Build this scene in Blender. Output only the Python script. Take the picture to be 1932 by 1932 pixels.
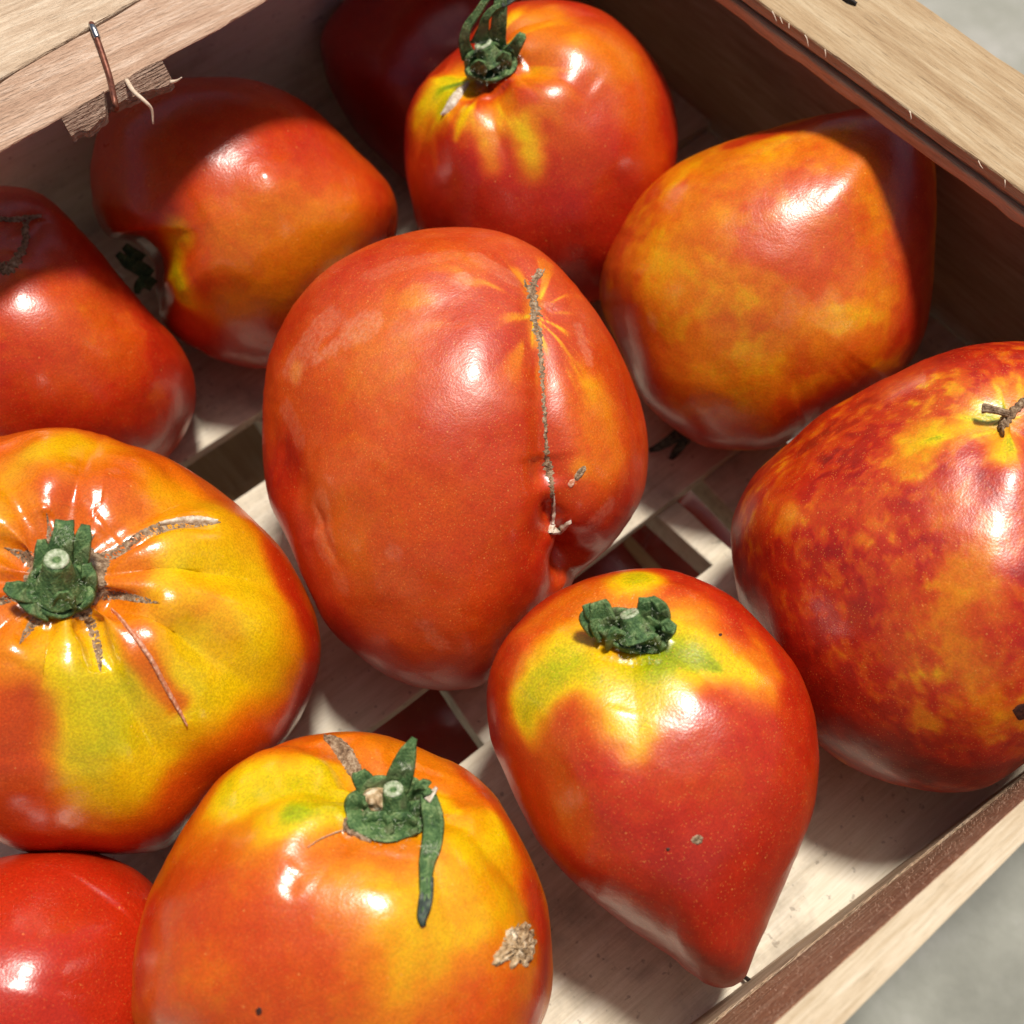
import bpy, bmesh, math, random
import numpy as np
from mathutils import Vector, Matrix
from mathutils.bvhtree import BVHTree

for o in list(bpy.data.objects):
    bpy.data.objects.remove(o)
S = bpy.context.scene
COL = S.collection

# ------------------------------------------------------------------ camera
# crate axes: X along the floor slats, Y across them, Z up; floor top is z = 0
VA = np.array((6213., 4514.)); VB = np.array((-4200., 4514.))
F = math.sqrt(-(VA @ VB))
ax = np.array([*VA, -F]); ay = np.array([*VB, -F])
ax /= np.linalg.norm(ax); ay /= np.linalg.norm(ay)
R = np.array([ax, ay, np.cross(ax, ay)])
CAM = -(R @ np.array([0, 0, -1.])) * 0.375
cd = bpy.data.cameras.new('camera'); cam = bpy.data.objects.new('camera', cd); COL.objects.link(cam)
m = Matrix([list(R[i]) + [CAM[i]] for i in range(3)] + [[0, 0, 0, 1]])
cam.matrix_world = m
cd.sensor_width = 36; cd.lens = F / 1932 * 36
cd.clip_start = 0.01; cd.clip_end = 200
cd.dof.use_dof = True; cd.dof.focus_distance = 0.29; cd.dof.aperture_fstop = 14
S.camera = cam

# ------------------------------------------------------------------ light
fwd = R @ np.array([0, 0, -1.]); north = fwd * [1, 1, 0]; north /= np.linalg.norm(north)
east = R @ np.array([1., 0, 0]); east[2] = 0; east /= np.linalg.norm(east)
SUN = np.array([0, 0, 1.]) + north * math.tan(math.radians(11)) + east * math.tan(math.radians(8))
SUN /= np.linalg.norm(SUN)
w = bpy.data.worlds.new('World'); S.world = w; w.use_nodes = True
nt = w.node_tree; bg = nt.nodes['Background']
sky = nt.nodes.new('ShaderNodeTexSky'); sky.sky_type = 'NISHITA'; sky.sun_disc = False
sky.sun_elevation = math.asin(SUN[2]); sky.sun_rotation = math.atan2(SUN[0], SUN[1])
sky.air_density = 0.7; sky.dust_density = 4.0; sky.ozone_density = 0.5
nt.links.new(sky.outputs[0], bg.inputs[0]); bg.inputs[1].default_value = 0.062
ld = bpy.data.lights.new('sun', 'SUN'); ld.energy = 4.25; ld.angle = math.radians(8); ld.color = (1, .945, .85)
sun = bpy.data.objects.new('sun', ld); COL.objects.link(sun)
sun.rotation_euler = Vector(SUN).to_track_quat('Z', 'Y').to_euler(); sun.location = SUN * 2
S.view_settings.view_transform = 'Standard'; S.view_settings.look = 'None'
S.view_settings.exposure = 0.0; S.view_settings.gamma = 1
S.render.engine = 'CYCLES'
S.cycles.max_bounces = 8; S.cycles.diffuse_bounces = 4

# ------------------------------------------------------------------ helpers
def ray(px, py):
    v = np.array([px - 966., -(py - 966.), -F]); v /= np.linalg.norm(v)
    return R @ v
def P(px, py, z=0.):
    r = ray(px, py); return CAM + r * ((z - CAM[2]) / r[2])
def PX(px, py, x):
    r = ray(px, py); return CAM + r * ((x - CAM[0]) / r[0])
def PY(px, py, y):
    r = ray(px, py); return CAM + r * ((y - CAM[1]) / r[1])
def proj(p):
    c = (np.asarray(p) - CAM) @ R          # R^T (p - C)
    return 966 + F * c[..., 0] / -c[..., 2], 966 - F * c[..., 1] / -c[..., 2]

def hash3(i, j, k, s):
    h = (i * 374761393 + j * 668265263 + k * 2147483647 + s * 1274126177) & 0xffffffff
    h = ((h ^ (h >> 13)) * 1274126177) & 0xffffffff
    h = (h ^ (h >> 16)) & 0xffffffff
    return h / 4294967295.0
def vnoise(p, scale, seed=0):
    q = np.asarray(p) * scale; b = np.floor(q).astype(np.int64); f = q - b; f = f * f * (3 - 2 * f)
    r = 0
    for dx in (0, 1):
        for dy in (0, 1):
            for dz in (0, 1):
                wgt = (f[..., 0] if dx else 1 - f[..., 0]) * (f[..., 1] if dy else 1 - f[..., 1]) * (f[..., 2] if dz else 1 - f[..., 2])
                r = r + wgt * hash3(b[..., 0] + dx, b[..., 1] + dy, b[..., 2] + dz, seed)
    return r * 2 - 1
def fbm(p, scale, seed=0, oct=3):
    a = 0; g = 1; t = 0
    for i in range(oct):
        a = a + g * vnoise(p, scale * 2 ** i, seed + i * 7); t += g; g *= .5
    return a / t
def smooth(a, b, x):
    t = np.clip((x - a) / (b - a), 0, 1); return t * t * (3 - 2 * t)
def catmull(pts, n):
    pts = np.array(pts, float); k = len(pts)
    if k < 3:
        t = np.linspace(0, 1, n)[:, None]; return pts[0] * (1 - t) + pts[-1] * t
    ext = np.vstack([2 * pts[0] - pts[1], pts, 2 * pts[-1] - pts[-2]])
    seg = np.linalg.norm(np.diff(pts[:, :2] if pts.shape[1] > 3 else pts, axis=0), axis=1); cum = np.r_[0, np.cumsum(seg)]; cum /= cum[-1]
    out = []
    for t in np.linspace(0, 1, n):
        i = min(max(np.searchsorted(cum, t, 'right') - 1, 0), k - 2)
        u = (t - cum[i]) / max(cum[i + 1] - cum[i], 1e-9)
        p0, p1, p2, p3 = ext[i:i + 4]
        out.append(.5 * ((2 * p1) + (-p0 + p2) * u + (2 * p0 - 5 * p1 + 4 * p2 - p3) * u * u + (-p0 + 3 * p1 - 3 * p2 + p3) * u ** 3))
    return np.array(out)

def mesh_obj(name, verts, faces, mat, parent=None, smooth_=True, origin=None, attrs=None):
    verts = np.asarray(verts, float)
    if origin is None: origin = np.zeros(3)
    me = bpy.data.meshes.new(name); me.from_pydata((verts - origin).tolist(), [], [list(map(int, f)) for f in faces])
    if smooth_: me.polygons.foreach_set('use_smooth', [True] * len(me.polygons))
    if attrs is not None:
        a = me.color_attributes.new('data', 'FLOAT_COLOR', 'POINT')
        a.data.foreach_set('color', np.asarray(attrs, np.float32).ravel())
    me.materials.append(mat); me.update()
    o = bpy.data.objects.new(name, me); COL.objects.link(o)
    po = np.zeros(3)
    if parent is not None:
        o.parent = parent; po = np.array(parent.matrix_world.translation) if False else np.array(parent['_o'])
    o.location = origin - po
    return o
def empty(name, loc, label, cat, group=None):
    o = bpy.data.objects.new(name, None); COL.objects.link(o); o.location = loc; o['_o'] = [float(v) for v in loc]
    o['label'] = label; o['category'] = cat; o.empty_display_size = .01
    if group: o['group'] = group
    return o

# ------------------------------------------------------------------ materials
def new_mat(name):
    mt = bpy.data.materials.new(name); mt.use_nodes = True
    return mt, mt.node_tree, mt.node_tree.nodes['Principled BSDF']
class NB:
    def __init__(s, t): s.t = t
    def n(s, typ, **kw):
        x = s.t.nodes.new(typ)
        for k, v in kw.items():
            if k == 'ins':
                for a, b in v.items():
                    if hasattr(b, 'links'): s.t.links.new(b, x.inputs[a])
                    else: x.inputs[a].default_value = b
            else: setattr(x, k, v)
        return x
    def math(s, op, a, b=0., c=0., clamp=False):
        x = s.n('ShaderNodeMath', operation=op, use_clamp=clamp)
        for i, v in enumerate((a, b, c)):
            if hasattr(v, 'links'): s.t.links.new(v, x.inputs[i])
            else: x.inputs[i].default_value = v
        return x.outputs[0]
    def noise(s, vec, scale, detail=3., rough=.55, dist=0.):
        return s.n('ShaderNodeTexNoise', ins={'Vector': vec, 'Scale': scale, 'Detail': detail, 'Roughness': rough, 'Distortion': dist}).outputs[0]
    def ramp(s, fac, stops, interp='LINEAR'):
        x = s.n('ShaderNodeValToRGB'); x.color_ramp.interpolation = interp
        cr = x.color_ramp
        while len(cr.elements) < len(stops): cr.elements.new(.5)
        for e, (p, c) in zip(cr.elements, stops):
            e.position = p; e.color = (*c, 1) if len(c) == 3 else c
        s.t.links.new(fac, x.inputs[0]); return x.outputs[0]
    def mix(s, f, a, b, blend='MIX'):
        x = s.n('ShaderNodeMix', data_type='RGBA', blend_type=blend)
        for i, v in ((0, f), (6, a), (7, b)):
            if hasattr(v, 'links'): s.t.links.new(v, x.inputs[i])
            elif i == 0: x.inputs[0].default_value = v
            else: x.inputs[i].default_value = (*v, 1)
        return x.outputs[2]
    def bump(s, h, strength, dist, normal=None):
        x = s.n('ShaderNodeBump', ins={'Height': h, 'Strength': strength, 'Distance': dist})
        if normal is not None: s.t.links.new(normal, x.inputs['Normal'])
        return x.outputs[0]
def srgb(r, g, b):
    f = lambda c: (c / 255 / 12.92 if c <= 10 else ((c / 255 + .055) / 1.055) ** 2.4)
    return (f(r), f(g), f(b))

def tomato_material(name, seed, bloom=.25, speck=.6, mott=.10, rough=.27, dots_scale=1500, coat=.5):
    mt, t, b = new_mat(name); N = NB(t)
    tc = t.nodes.new('ShaderNodeTexCoord').outputs['Object']
    off = N.n('ShaderNodeMapping', ins={'Vector': tc, 'Location': (seed * 1.37, seed * .71, seed * 2.13)}).outputs[0]
    at = N.n('ShaderNodeAttribute', attribute_name='data')
    sep = N.n('ShaderNodeSeparateColor', ins={0: at.outputs['Color']})
    ripe, cork, gloss = sep.outputs[0], sep.outputs[1], sep.outputs[2]
    n1 = N.noise(off, 45, 4, .6); n2 = N.noise(off, 260, 3, .6); n3 = N.noise(off, 1900, 2, .6)
    r = N.math('MULTIPLY_ADD', N.math('SUBTRACT', n1, .5), mott * 1.6, ripe)
    r = N.math('MULTIPLY_ADD', N.math('SUBTRACT', n2, .5), mott * 1.3, r)
    r = N.math('MULTIPLY_ADD', N.math('SUBTRACT', n3, .5), mott * .8, r, clamp=True)
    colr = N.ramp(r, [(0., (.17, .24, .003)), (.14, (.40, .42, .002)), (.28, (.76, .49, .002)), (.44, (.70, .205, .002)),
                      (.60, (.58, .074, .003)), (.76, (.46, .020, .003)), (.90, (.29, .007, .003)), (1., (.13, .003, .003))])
    # pale lenticel flecks
    vd = N.n('ShaderNodeTexVoronoi', ins={'Vector': off, 'Scale': dots_scale, 'Randomness': 1.})
    dm = N.math('MULTIPLY', N.math('LESS_THAN', vd.outputs['Distance'], .21), N.math('GREATER_THAN', N.noise(off, 420, 1), .47))
    a = N.math('MULTIPLY', dm, N.math('MULTIPLY', sep.outputs[2], speck))
    colr = N.mix(a, colr, (.85, .36, .07))
    # sparse larger flecks
    ve = N.n('ShaderNodeTexVoronoi', ins={'Vector': off, 'Scale': 260., 'Randomness': 1.})
    dl = N.math('MULTIPLY', N.math('LESS_THAN', ve.outputs['Distance'], .06), .35)
    colr = N.mix(dl, colr, (.90, .42, .10))
    # dusty bloom rubbed away in places
    nb = N.noise(off, 30, 5, .65, .6)
    bl = N.math('MULTIPLY', N.ramp(nb, [(.44, (0, 0, 0)), (.60, (1, 1, 1))]), bloom)
    lw = N.n('ShaderNodeLayerWeight', ins={'Blend': .28}).outputs['Facing']
    colr = N.mix(N.math('MULTIPLY', bl, .10), colr, (.74, .28, .12))
    dust_sheen = N.math('MULTIPLY', at.outputs['Alpha'], N.ramp(N.noise(off, 900, 4, .7), [(.38, (.25, .25, .25)), (.62, (1, 1, 1))]))
    colr = N.mix(1., colr, N.ramp(n3, [(.34, (.84, .80, .78)), (.5, (1, 1, 1)), (.66, (1.15, 1.22, 1.2))]), 'MULTIPLY')
    colr = N.mix(N.math('MULTIPLY', dust_sheen, .8), colr, (.80, .40, .25))
    # cork
    ck = N.noise(off, 700, 4, .7)
    cork_c = N.ramp(ck, [(.3, (.09, .05, .025)), (.5, (.30, .20, .11)), (.7, (.52, .40, .26))])
    colr = N.mix(cork, colr, cork_c)
    t.links.new(colr, b.inputs['Base Color'])
    rim = N.math('SUBTRACT', 1., N.math('MULTIPLY', N.math('POWER', N.n('ShaderNodeLayerWeight', ins={'Blend': .5}).outputs['Facing'], 1.6), .8))
    # roughness
    rr = N.math('MULTIPLY_ADD', bl, .08, rough - .01)
    rr = N.math('MULTIPLY_ADD', N.noise(off, 90, 3), .10, rr)
    rr = N.math('MULTIPLY_ADD', cork, .4, rr, clamp=True)
    t.links.new(rr, b.inputs['Roughness'])
    t.links.new(N.math('MULTIPLY', rim, .72), b.inputs['Specular IOR Level']); b.inputs['IOR'].default_value = 1.47; b.inputs['Coat IOR'].default_value = 1.5
    t.links.new(N.math('MULTIPLY', rim, N.math('MULTIPLY', N.math('SUBTRACT', 1., cork), coat * 1.05)), b.inputs['Coat Weight'])
    b.inputs['Coat Roughness'].default_value = .19
    h = N.math('ADD', N.math('MULTIPLY', N.noise(off, 1900, 2), .42), N.math('MULTIPLY', N.noise(off, 300, 3), .75))
    h = N.math('ADD', h, N.math('MULTIPLY', N.noise(off, 60, 2), 2.5))
    nrm = N.bump(h, .25, .0006)
    nrm2 = N.bump(N.math('MULTIPLY', ck, cork), 1., .0008, nrm)
    t.links.new(nrm2, b.inputs['Normal'])
    nrm3 = N.bump(h, .11, .0006); t.links.new(nrm3, b.inputs['Coat Normal'])
    b.inputs['Sheen Weight'].default_value = .0
    b.inputs['Sheen Roughness'].default_value = .45
    b.inputs['Sheen Tint'].default_value = (1, .8, .75, 1)
    b.inputs['Subsurface Weight'].default_value = .12
    b.inputs['Subsurface Radius'].default_value = (1, .25, .08); b.inputs['Subsurface Scale'].default_value = .004
    return mt

def wood_material(name, c1, c2, c3, along='X', dirt=.3, rough=.65, grain=1., pores=.5, blotch=0., bumpd=.0006):
    mt, t, b = new_mat(name); N = NB(t)
    tc = t.nodes.new('ShaderNodeTexCoord').outputs['Object']
    oi = N.n('ShaderNodeObjectInfo')
    rnd = N.math('MULTIPLY', oi.outputs['Random'], 3.)
    ad = N.n('ShaderNodeVectorMath', operation='ADD', ins={0: tc})
    t.links.new(rnd, ad.inputs[1])
    s = {'X': (1, 14, 14), 'Y': (14, 1, 14), 'Z': (14, 14, 1)}[along]
    st = N.n('ShaderNodeMapping', ins={'Vector': ad.outputs[0], 'Scale': s}).outputs[0]
    g1 = N.noise(st, 22, 5, .6, .5); g2 = N.noise(st, 110, 3, .6, .2)
    g = N.math('ADD', N.math('MULTIPLY', g1, .6), N.math('MULTIPLY', g2, .4))
    colr = N.ramp(g, [(.34, c1), (.5, c2), (.64, c3)])
    # pores: dark short dashes
    sp = {'X': (1, 16, 16), 'Y': (16, 1, 16), 'Z': (16, 16, 1)}[along]
    pt = N.n('ShaderNodeMapping', ins={'Vector': ad.outputs[0], 'Scale': sp}).outputs[0]
    pn = N.noise(pt, 110, 3, .6)
    pm = N.math('MULTIPLY', N.ramp(pn, [(.60, (0, 0, 0)), (.70, (1, 1, 1))]), pores)
    colr = N.mix(pm, colr, tuple(v * .45 for v in c1))
    d = N.noise(ad.outputs[0], 38, 5, .65)
    dm = N.math('MULTIPLY', N.ramp(d, [(.52, (0, 0, 0)), (.68, (1, 1, 1))]), dirt)
    colr = N.mix(dm, colr, (.12, .10, .08))
    d2 = N.noise(ad.outputs[0], 420, 2, .5)
    colr = N.mix(N.math('MULTIPLY', N.ramp(d2, [(.66, (0, 0, 0)), (.72, (1, 1, 1))]), .45 * min(1, dirt * 3)), colr, (.10, .08, .06))
    if blotch:
        b2 = N.noise(ad.outputs[0], 14, 2)
        colr = N.mix(N.math('MULTIPLY', N.ramp(b2, [(.45, (0, 0, 0)), (.6, (1, 1, 1))]), blotch), colr, c1)
    t.links.new(colr, b.inputs['Base Color']); b.inputs['Roughness'].default_value = rough
    b.inputs['Specular IOR Level'].default_value = .25
    h = N.math('ADD', N.math('MULTIPLY', g2, 1.), N.math('MULTIPLY', pn, -1.2))
    h = N.math('ADD', h, N.math('MULTIPLY', N.noise(ad.outputs[0], 900, 2), .35))
    t.links.new(N.bump(h, grain, bumpd), b.inputs['Normal'])
    return mt

W_SLAT = wood_material('pale_slat_wood', (.56, .49, .37), (.68, .61, .48), (.76, .70, .58), dirt=.45, pores=.10, grain=.35)
W_RAIL = wood_material('sawn_rail_wood', (.42, .25, .165), (.52, .34, .235), (.70, .52, .40), dirt=.06, pores=.35, grain=.9)
W_RAILR = wood_material('pale_rail_wood', (.34, .215, .11), (.45, .315, .18), (.55, .42, .265), along='Y', dirt=.08, pores=.5, grain=.6)
W_WALL = wood_material('veneer_wall_wood', (.40, .23, .12), (.55, .35, .20), (.66, .45, .28), along='Y', dirt=.1, pores=.3, grain=.4, blotch=.4)
W_WALLG = wood_material('veneer_side_wood', (.76, .75, .60), (.85, .84, .70), (.90, .89, .78), dirt=.25, pores=.15, grain=.3)
W_BROWN = wood_material('fuzzy_brown_wood', (.38, .16, .08), (.58, .28, .15), (.74, .50, .34), dirt=.2, pores=.5, grain=1.6, bumpd=.0012)
W_EDGE = wood_material('cream_edge_wood', (.46, .34, .21), (.60, .48, .33), (.70, .59, .44), dirt=.05, pores=.25, grain=.5)
W_SPLIT = wood_material('split_ply_wood', (.09, .045, .025), (.22, .12, .07), (.42, .28, .18), along='Y', dirt=.1, pores=.5, grain=1.5)
W_BARK = wood_material('splinter_wood', (.26, .15, .10), (.40, .26, .19), (.54, .39, .30), dirt=.15, pores=.4, grain=1.5, bumpd=.001)

def simple_mat(name, ca, cb, scale, rough, metal=0., bump=.3, bd=.0003, cc=None, detail=3):
    mt, t, b = new_mat(name); N = NB(t)
    tc = t.nodes.new('ShaderNodeTexCoord').outputs['Object']
    n = N.noise(tc, scale, detail, .6)
    stops = [(.35, ca), (.65, cb)] if cc is None else [(.32, ca), (.5, cb), (.68, cc)]
    t.links.new(N.ramp(n, stops), b.inputs['Base Color'])
    b.inputs['Roughness'].default_value = rough; b.inputs['Metallic'].default_value = metal
    t.links.new(N.bump(n, bump, bd), b.inputs['Normal'])
    return mt
M_CORK = simple_mat('cork_scar', (.10, .052, .026), (.27, .17, .095), 900, .85, bump=1., bd=.0008, cc=(.48, .36, .24))
M_PALE = simple_mat('pale_scar', (.42, .30, .20), (.62, .52, .40), 700, .6, bump=.6, bd=.0004, cc=(.82, .76, .66))
M_PINKSCAR = simple_mat('pink_scar', (.52, .13, .05), (.62, .26, .14), 900, .45, bump=.8, bd=.0004, cc=(.78, .50, .38))
M_CAL, t, b = new_mat('calyx_green'); N = NB(t)
tc = t.nodes.new('ShaderNodeTexCoord').outputs['Object']
n_ = N.math('ADD', N.math('MULTIPLY', N.noise(tc, 260, 6, .7), .65), N.math('MULTIPLY', N.noise(tc, 1500, 3, .7), .35))
cc_ = N.ramp(n_, [(.30, (.010, .034, .010)), (.42, (.036, .095, .026)), (.50, (.085, .175, .050)), (.60, (.26, .36, .14))])
cc_ = N.mix(N.math('MULTIPLY', N.ramp(N.noise(tc, 170, 3, .6), [(.55, (0, 0, 0)), (.68, (1, 1, 1))]), .7), cc_, (.070, .068, .030))
t.links.new(cc_, b.inputs['Base Color']); b.inputs['Roughness'].default_value = .6
t.links.new(N.bump(n_, 1., .0014), b.inputs['Normal'])
M_CALD = simple_mat('calyx_dry', (.012, .022, .016), (.035, .055, .042), 700, .75, bump=1, bd=.0005, cc=(.13, .15, .12))
M_CUT = simple_mat('cut_stalk', (.13, .20, .09), (.34, .40, .24), 1300, .6, cc=(.60, .63, .48))
M_PAPER = simple_mat('dried_flesh', (.20, .11, .045), (.50, .34, .18), 380, .7, bump=1., bd=.0012, cc=(.78, .66, .48))
M_RUST = simple_mat('rusty_wire', (.10, .03, .018), (.19, .06, .035), 600, .5, metal=.5, cc=(.25, .10, .06))
M_STEEL = simple_mat('bare_steel', (.35, .36, .38), (.55, .56, .58), 900, .3, metal=1.)
M_DARKWIRE = simple_mat('dark_wire', (.02, .018, .015), (.05, .04, .035), 900, .5, metal=.6)
M_FIBRE = simple_mat('wood_fibre', (.55, .40, .28), (.74, .60, .46), 900, .6)
M_SPOT = simple_mat('dark_blemish', (.03, .01, .008), (.08, .02, .01), 900, .6)
M_HAIR = simple_mat('plant_hair', (.45, .50, .35), (.65, .68, .52), 900, .5)

# ground
mt, t, b = new_mat('concrete_ground'); N = NB(t)
tc = t.nodes.new('ShaderNodeTexCoord').outputs['Object']
t.links.new(N.ramp(N.noise(tc, 18, 5, .6), [(.3, (.20, .20, .17)), (.5, (.29, .29, .25)), (.7, (.40, .39, .36))]), b.inputs['Base Color'])
b.inputs['Roughness'].default_value = .9
t.links.new(N.bump(N.noise(tc, 200, 4), .5, .002), b.inputs['Normal'])
G = 60
gr = mesh_obj('ground', [(-G, -G, -.15), (G, -G, -.15), (G, G, -.15), (-G, G, -.15)], [(0, 1, 2, 3)], mt, smooth_=False)
gr['kind'] = 'structure'

# ------------------------------------------------------------------ crate
crate = empty('wooden_crate', (0, 0, 0), 'open wooden fruit crate with slatted pale floor and sawn rails holding the tomatoes', 'crate')

def board(name, A, B, mat, parent, n=24, jit=.00025, seed=0, origin=None, along='X', bevel=.0006):
    """loft between matching profile polygons A and B (lists of 3D points), edges slightly bevelled and uneven"""
    A = np.array(A, float); B = np.array(B, float); k = len(A)
    def bev(Q):
        out = []
        for i in range(k):
            p, a, c = Q[i], Q[i - 1], Q[(i + 1) % k]
            da = (a - p); dc = (c - p); la = np.linalg.norm(da); lc = np.linalg.norm(dc)
            bb = min(bevel, la * .3, lc * .3)
            out.append(p + da / la * bb); out.append(p + (da / la + dc / lc) * bb * .28); out.append(p + dc / lc * bb)
        return np.array(out)
    A2, B2 = bev(A), bev(B); K = len(A2)
    V = []; 
    for i in range(n + 1):
        s = i / n; ring = A2 * (1 - s) + B2 * s; cen = ring.mean(0)
        d = ring - cen; d /= np.linalg.norm(d, axis=1)[:, None]
        nz = fbm(ring + seed * 3.1, 90, seed, 3)[:, None]
        V.append(ring + d * nz * jit * 2)
    V = np.vstack(V); Fc = []
    for i in range(n):
        for j in range(K):
            a = i * K + j; b_ = i * K + (j + 1) % K
            Fc.append((a, b_, b_ + K, a + K))
    Fc.append(list(range(K))[::-1]); Fc.append([n * K + j for j in range(K)])
    bm = bmesh.new(); vs = [bm.verts.new(v) for v in V]
    for f_ in Fc: bm.faces.new([vs[q] for q in f_])
    bmesh.ops.recalc_face_normals(bm, faces=bm.faces)
    me = bpy.data.meshes.new(name); org = V.mean(0) if origin is None else np.array(origin, float)
    bmesh.ops.translate(bm, verts=bm.verts, vec=Vector(-org))
    bm.to_mesh(me); bm.free(); me.materials.append(mat)
    me.polygons.foreach_set('use_smooth', [False] * len(me.polygons))
    o = bpy.data.objects.new(name, me); COL.objects.link(o); o.parent = parent; o.location = org - np.array(parent['_o'])
    return o
def boxboard(name, x0, x1, y0, y1, z0, z1, mat, parent, along='X', **kw):
    if along == 'X':
        A = [(x0, y0, z0), (x0, y1, z0), (x0, y1, z1), (x0, y0, z1)]; B = [(x1, *p[1:]) for p in A]
    else:
        A = [(x0, y0, z0), (x1, y0, z0), (x1, y0, z1), (x0, y0, z1)]; B = [(p[0], y1, p[2]) for p in A]
    return board(name, A, B, mat, parent, **kw)

XL, XR = -.30, .157
YN = .168
slats = [(.0765, YN + .0035), (-.0270, .0555), (-.1475, -.0500)]
for i, (a, b_) in enumerate(slats):
    boxboard('slat', XL, XR - .002, a, b_, -.0042, 0, W_SLAT, crate, seed=i, n=60)
# battens below the slats
def batten(px0, px1, wd, z0=-.0046, z1=-.016, seed=0, mat=W_SLAT):
    (xa, ya), (xb, yb) = px0, px1
    s = (xb - xa) / (yb - ya); y0, y1 = -.15, .16
    f_ = lambda y: xa + (y - ya) * s
    A = [(f_(y0), y0, z1), (f_(y0) + wd, y0, z1), (f_(y0) + wd, y0, z0), (f_(y0), y0, z0)]
    B = [(f_(y1), y1, z1), (f_(y1) + wd, y1, z1), (f_(y1) + wd, y1, z0), (f_(y1), y1, z0)]
    return board('batten', A, B, mat, crate, seed=seed + 11, n=40)
batten((-.0392, .0765), (-.0500, -.047), .030, seed=1)
batten((.0345, -.0276), (.0357, -.0478), .0080, seed=2)
batten((.0530, -.0276), (.0526, -.0478), .030, seed=4)
batten((.120, -.0276), (.120, -.0478), .034, seed=5)
batten((-.2300, .05), (-.2300, -.05), .030, seed=3)
# far side wall (upper left), right end wall
board('side_wall', [(XL, .172, -.004), (XL, .176, -.004), (XL, .154, .098), (XL, .150, .098)], [(XR, .172, -.004), (XR, .176, -.004), (XR, .154, .098), (XR, .150, .098)], W_WALLG, crate, seed=21, n=50)
board('end_wall', [(XR, -.156, -.016), (XR + .004, -.156, -.016), (.139, -.156, .0905), (.135, -.156, .0905)], [(XR, .17, -.016), (XR + .004, .17, -.016), (.139, .15, .0905), (.135, .15, .0905)], W_WALL, crate, seed=22, n=50)
# low near wall: leaning brown inner board with a cream top edge
fl0, fl1 = P(1310, 1932, 0), P(1932, 1460, 0)
tp0, tp1 = P(1460, 1932, .083), P(1932, 1510, .083)
ou0, ou1 = P(1592, 1932, .083), P(1932, 1588, .083)
def ext(p, q, x):
    s = (x - p[0]) / (q[0] - p[0]); return p + (q - p) * s
def prof(x):
    a = ext(fl0, fl1, x); b1 = ext(tp0, tp1, x); c1 = ext(ou0, ou1, x)
    return a, b1, c1
xa, xb = -.30, .153
pa, pb = prof(xa), prof(xb)
def lowpoly(p):
    a, b1, c1 = p
    return a, b1, c1
A_, B_ = lowpoly(pa), lowpoly(pb)
dz = np.array([0, 0, 1.]); dy = np.array([0, 1., 0])
split = .45
def inner(p, t): return p[0] * (1 - t) + p[1] * t
# lower, greyer strip and upper, redder board
nI = np.array([0, -.030, -.010])
W_BROWN2 = wood_material('grey_brown_wood', (.38, .24, .14), (.56, .40, .26), (.70, .56, .42), dirt=.25, pores=.4, grain=1.5, bumpd=.001)
def lowboard(name, t0, t1, off, mat, seed, proud=0.):
    def pr(p):
        i0 = inner(p, t0) + np.array([0, proud, proud * .3]); i1 = inner(p, t1) + np.array([0, proud, proud * .3])
        return [i0, i1, i1 + off, i0 + off]
    return board(name, pr(A_), pr(B_), mat, crate, seed=seed, n=150, jit=.0003)
lowboard('skirting_strip', .0, .30, np.array([0, -.0030, -.001]), W_BROWN2, 31, .0006)
lowboard('inner_board', .30, .985, np.array([0, -.0028, -.001]), W_BROWN, 32, .0)
def edgepr(p):
    b1, c1 = p[1], p[2]
    return [b1 - dz * .0002, c1 - dz * .0002, c1 - dz * .086, b1 - dz * .086 - dy * .001]
board('side_board', edgepr(A_), edgepr(B_), W_EDGE, crate, seed=33, n=150, jit=.00025)
# right rail: wide pale top and split plies along its inner edge
zi = .110
ri0, ri1 = P(1410, -6, zi), P(1936, 376, zi); ro0, ro1 = P(1712, 0, zi), P(1932, 128, zi)
def ey(p, q, y):
    s = (y - p[1]) / (q[1] - p[1]); return p + (q - p) * s
y0, y1 = -.155, .17
def railpr(y, d=0., th=.0085):
    i = ey(ri0, ri1, y) + np.array([d, 0, 0]); o = ey(ro0, ro1, y)
    o = np.array([i[0] * 0 + (ro0[0] + ro1[0]) / 2, y, zi])
    return [i, o, o - dz * th, i - dz * th]
rr = railpr
A = railpr(y0, .0012, .0035); B = railpr(y1, .0012, .0035)
board('end_rail', A, B, W_RAILR, crate, seed=41, n=160, jit=.0004)
def plypr(y, z0, z1, d):
    i = ey(ri0, ri1, y) + np.array([d, 0, 0])
    return [np.array([i[0], y, zi - z0]), np.array([i[0] + .03, y, zi - z0]), np.array([i[0] + .03, y, zi - z1]), np.array([i[0], y, zi - z1])]
board('ply_layer', plypr(y0, .0037, .0050, .0024), plypr(y1, .0037, .0050, .0024), W_SPLIT, crate, seed=42, n=160, jit=.0006)
board('ply_layer', plypr(y0, .0052, .0088, .0010), plypr(y1, .0052, .0088, .0010), W_WALL, crate, seed=43, n=160, jit=.0004)
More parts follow.
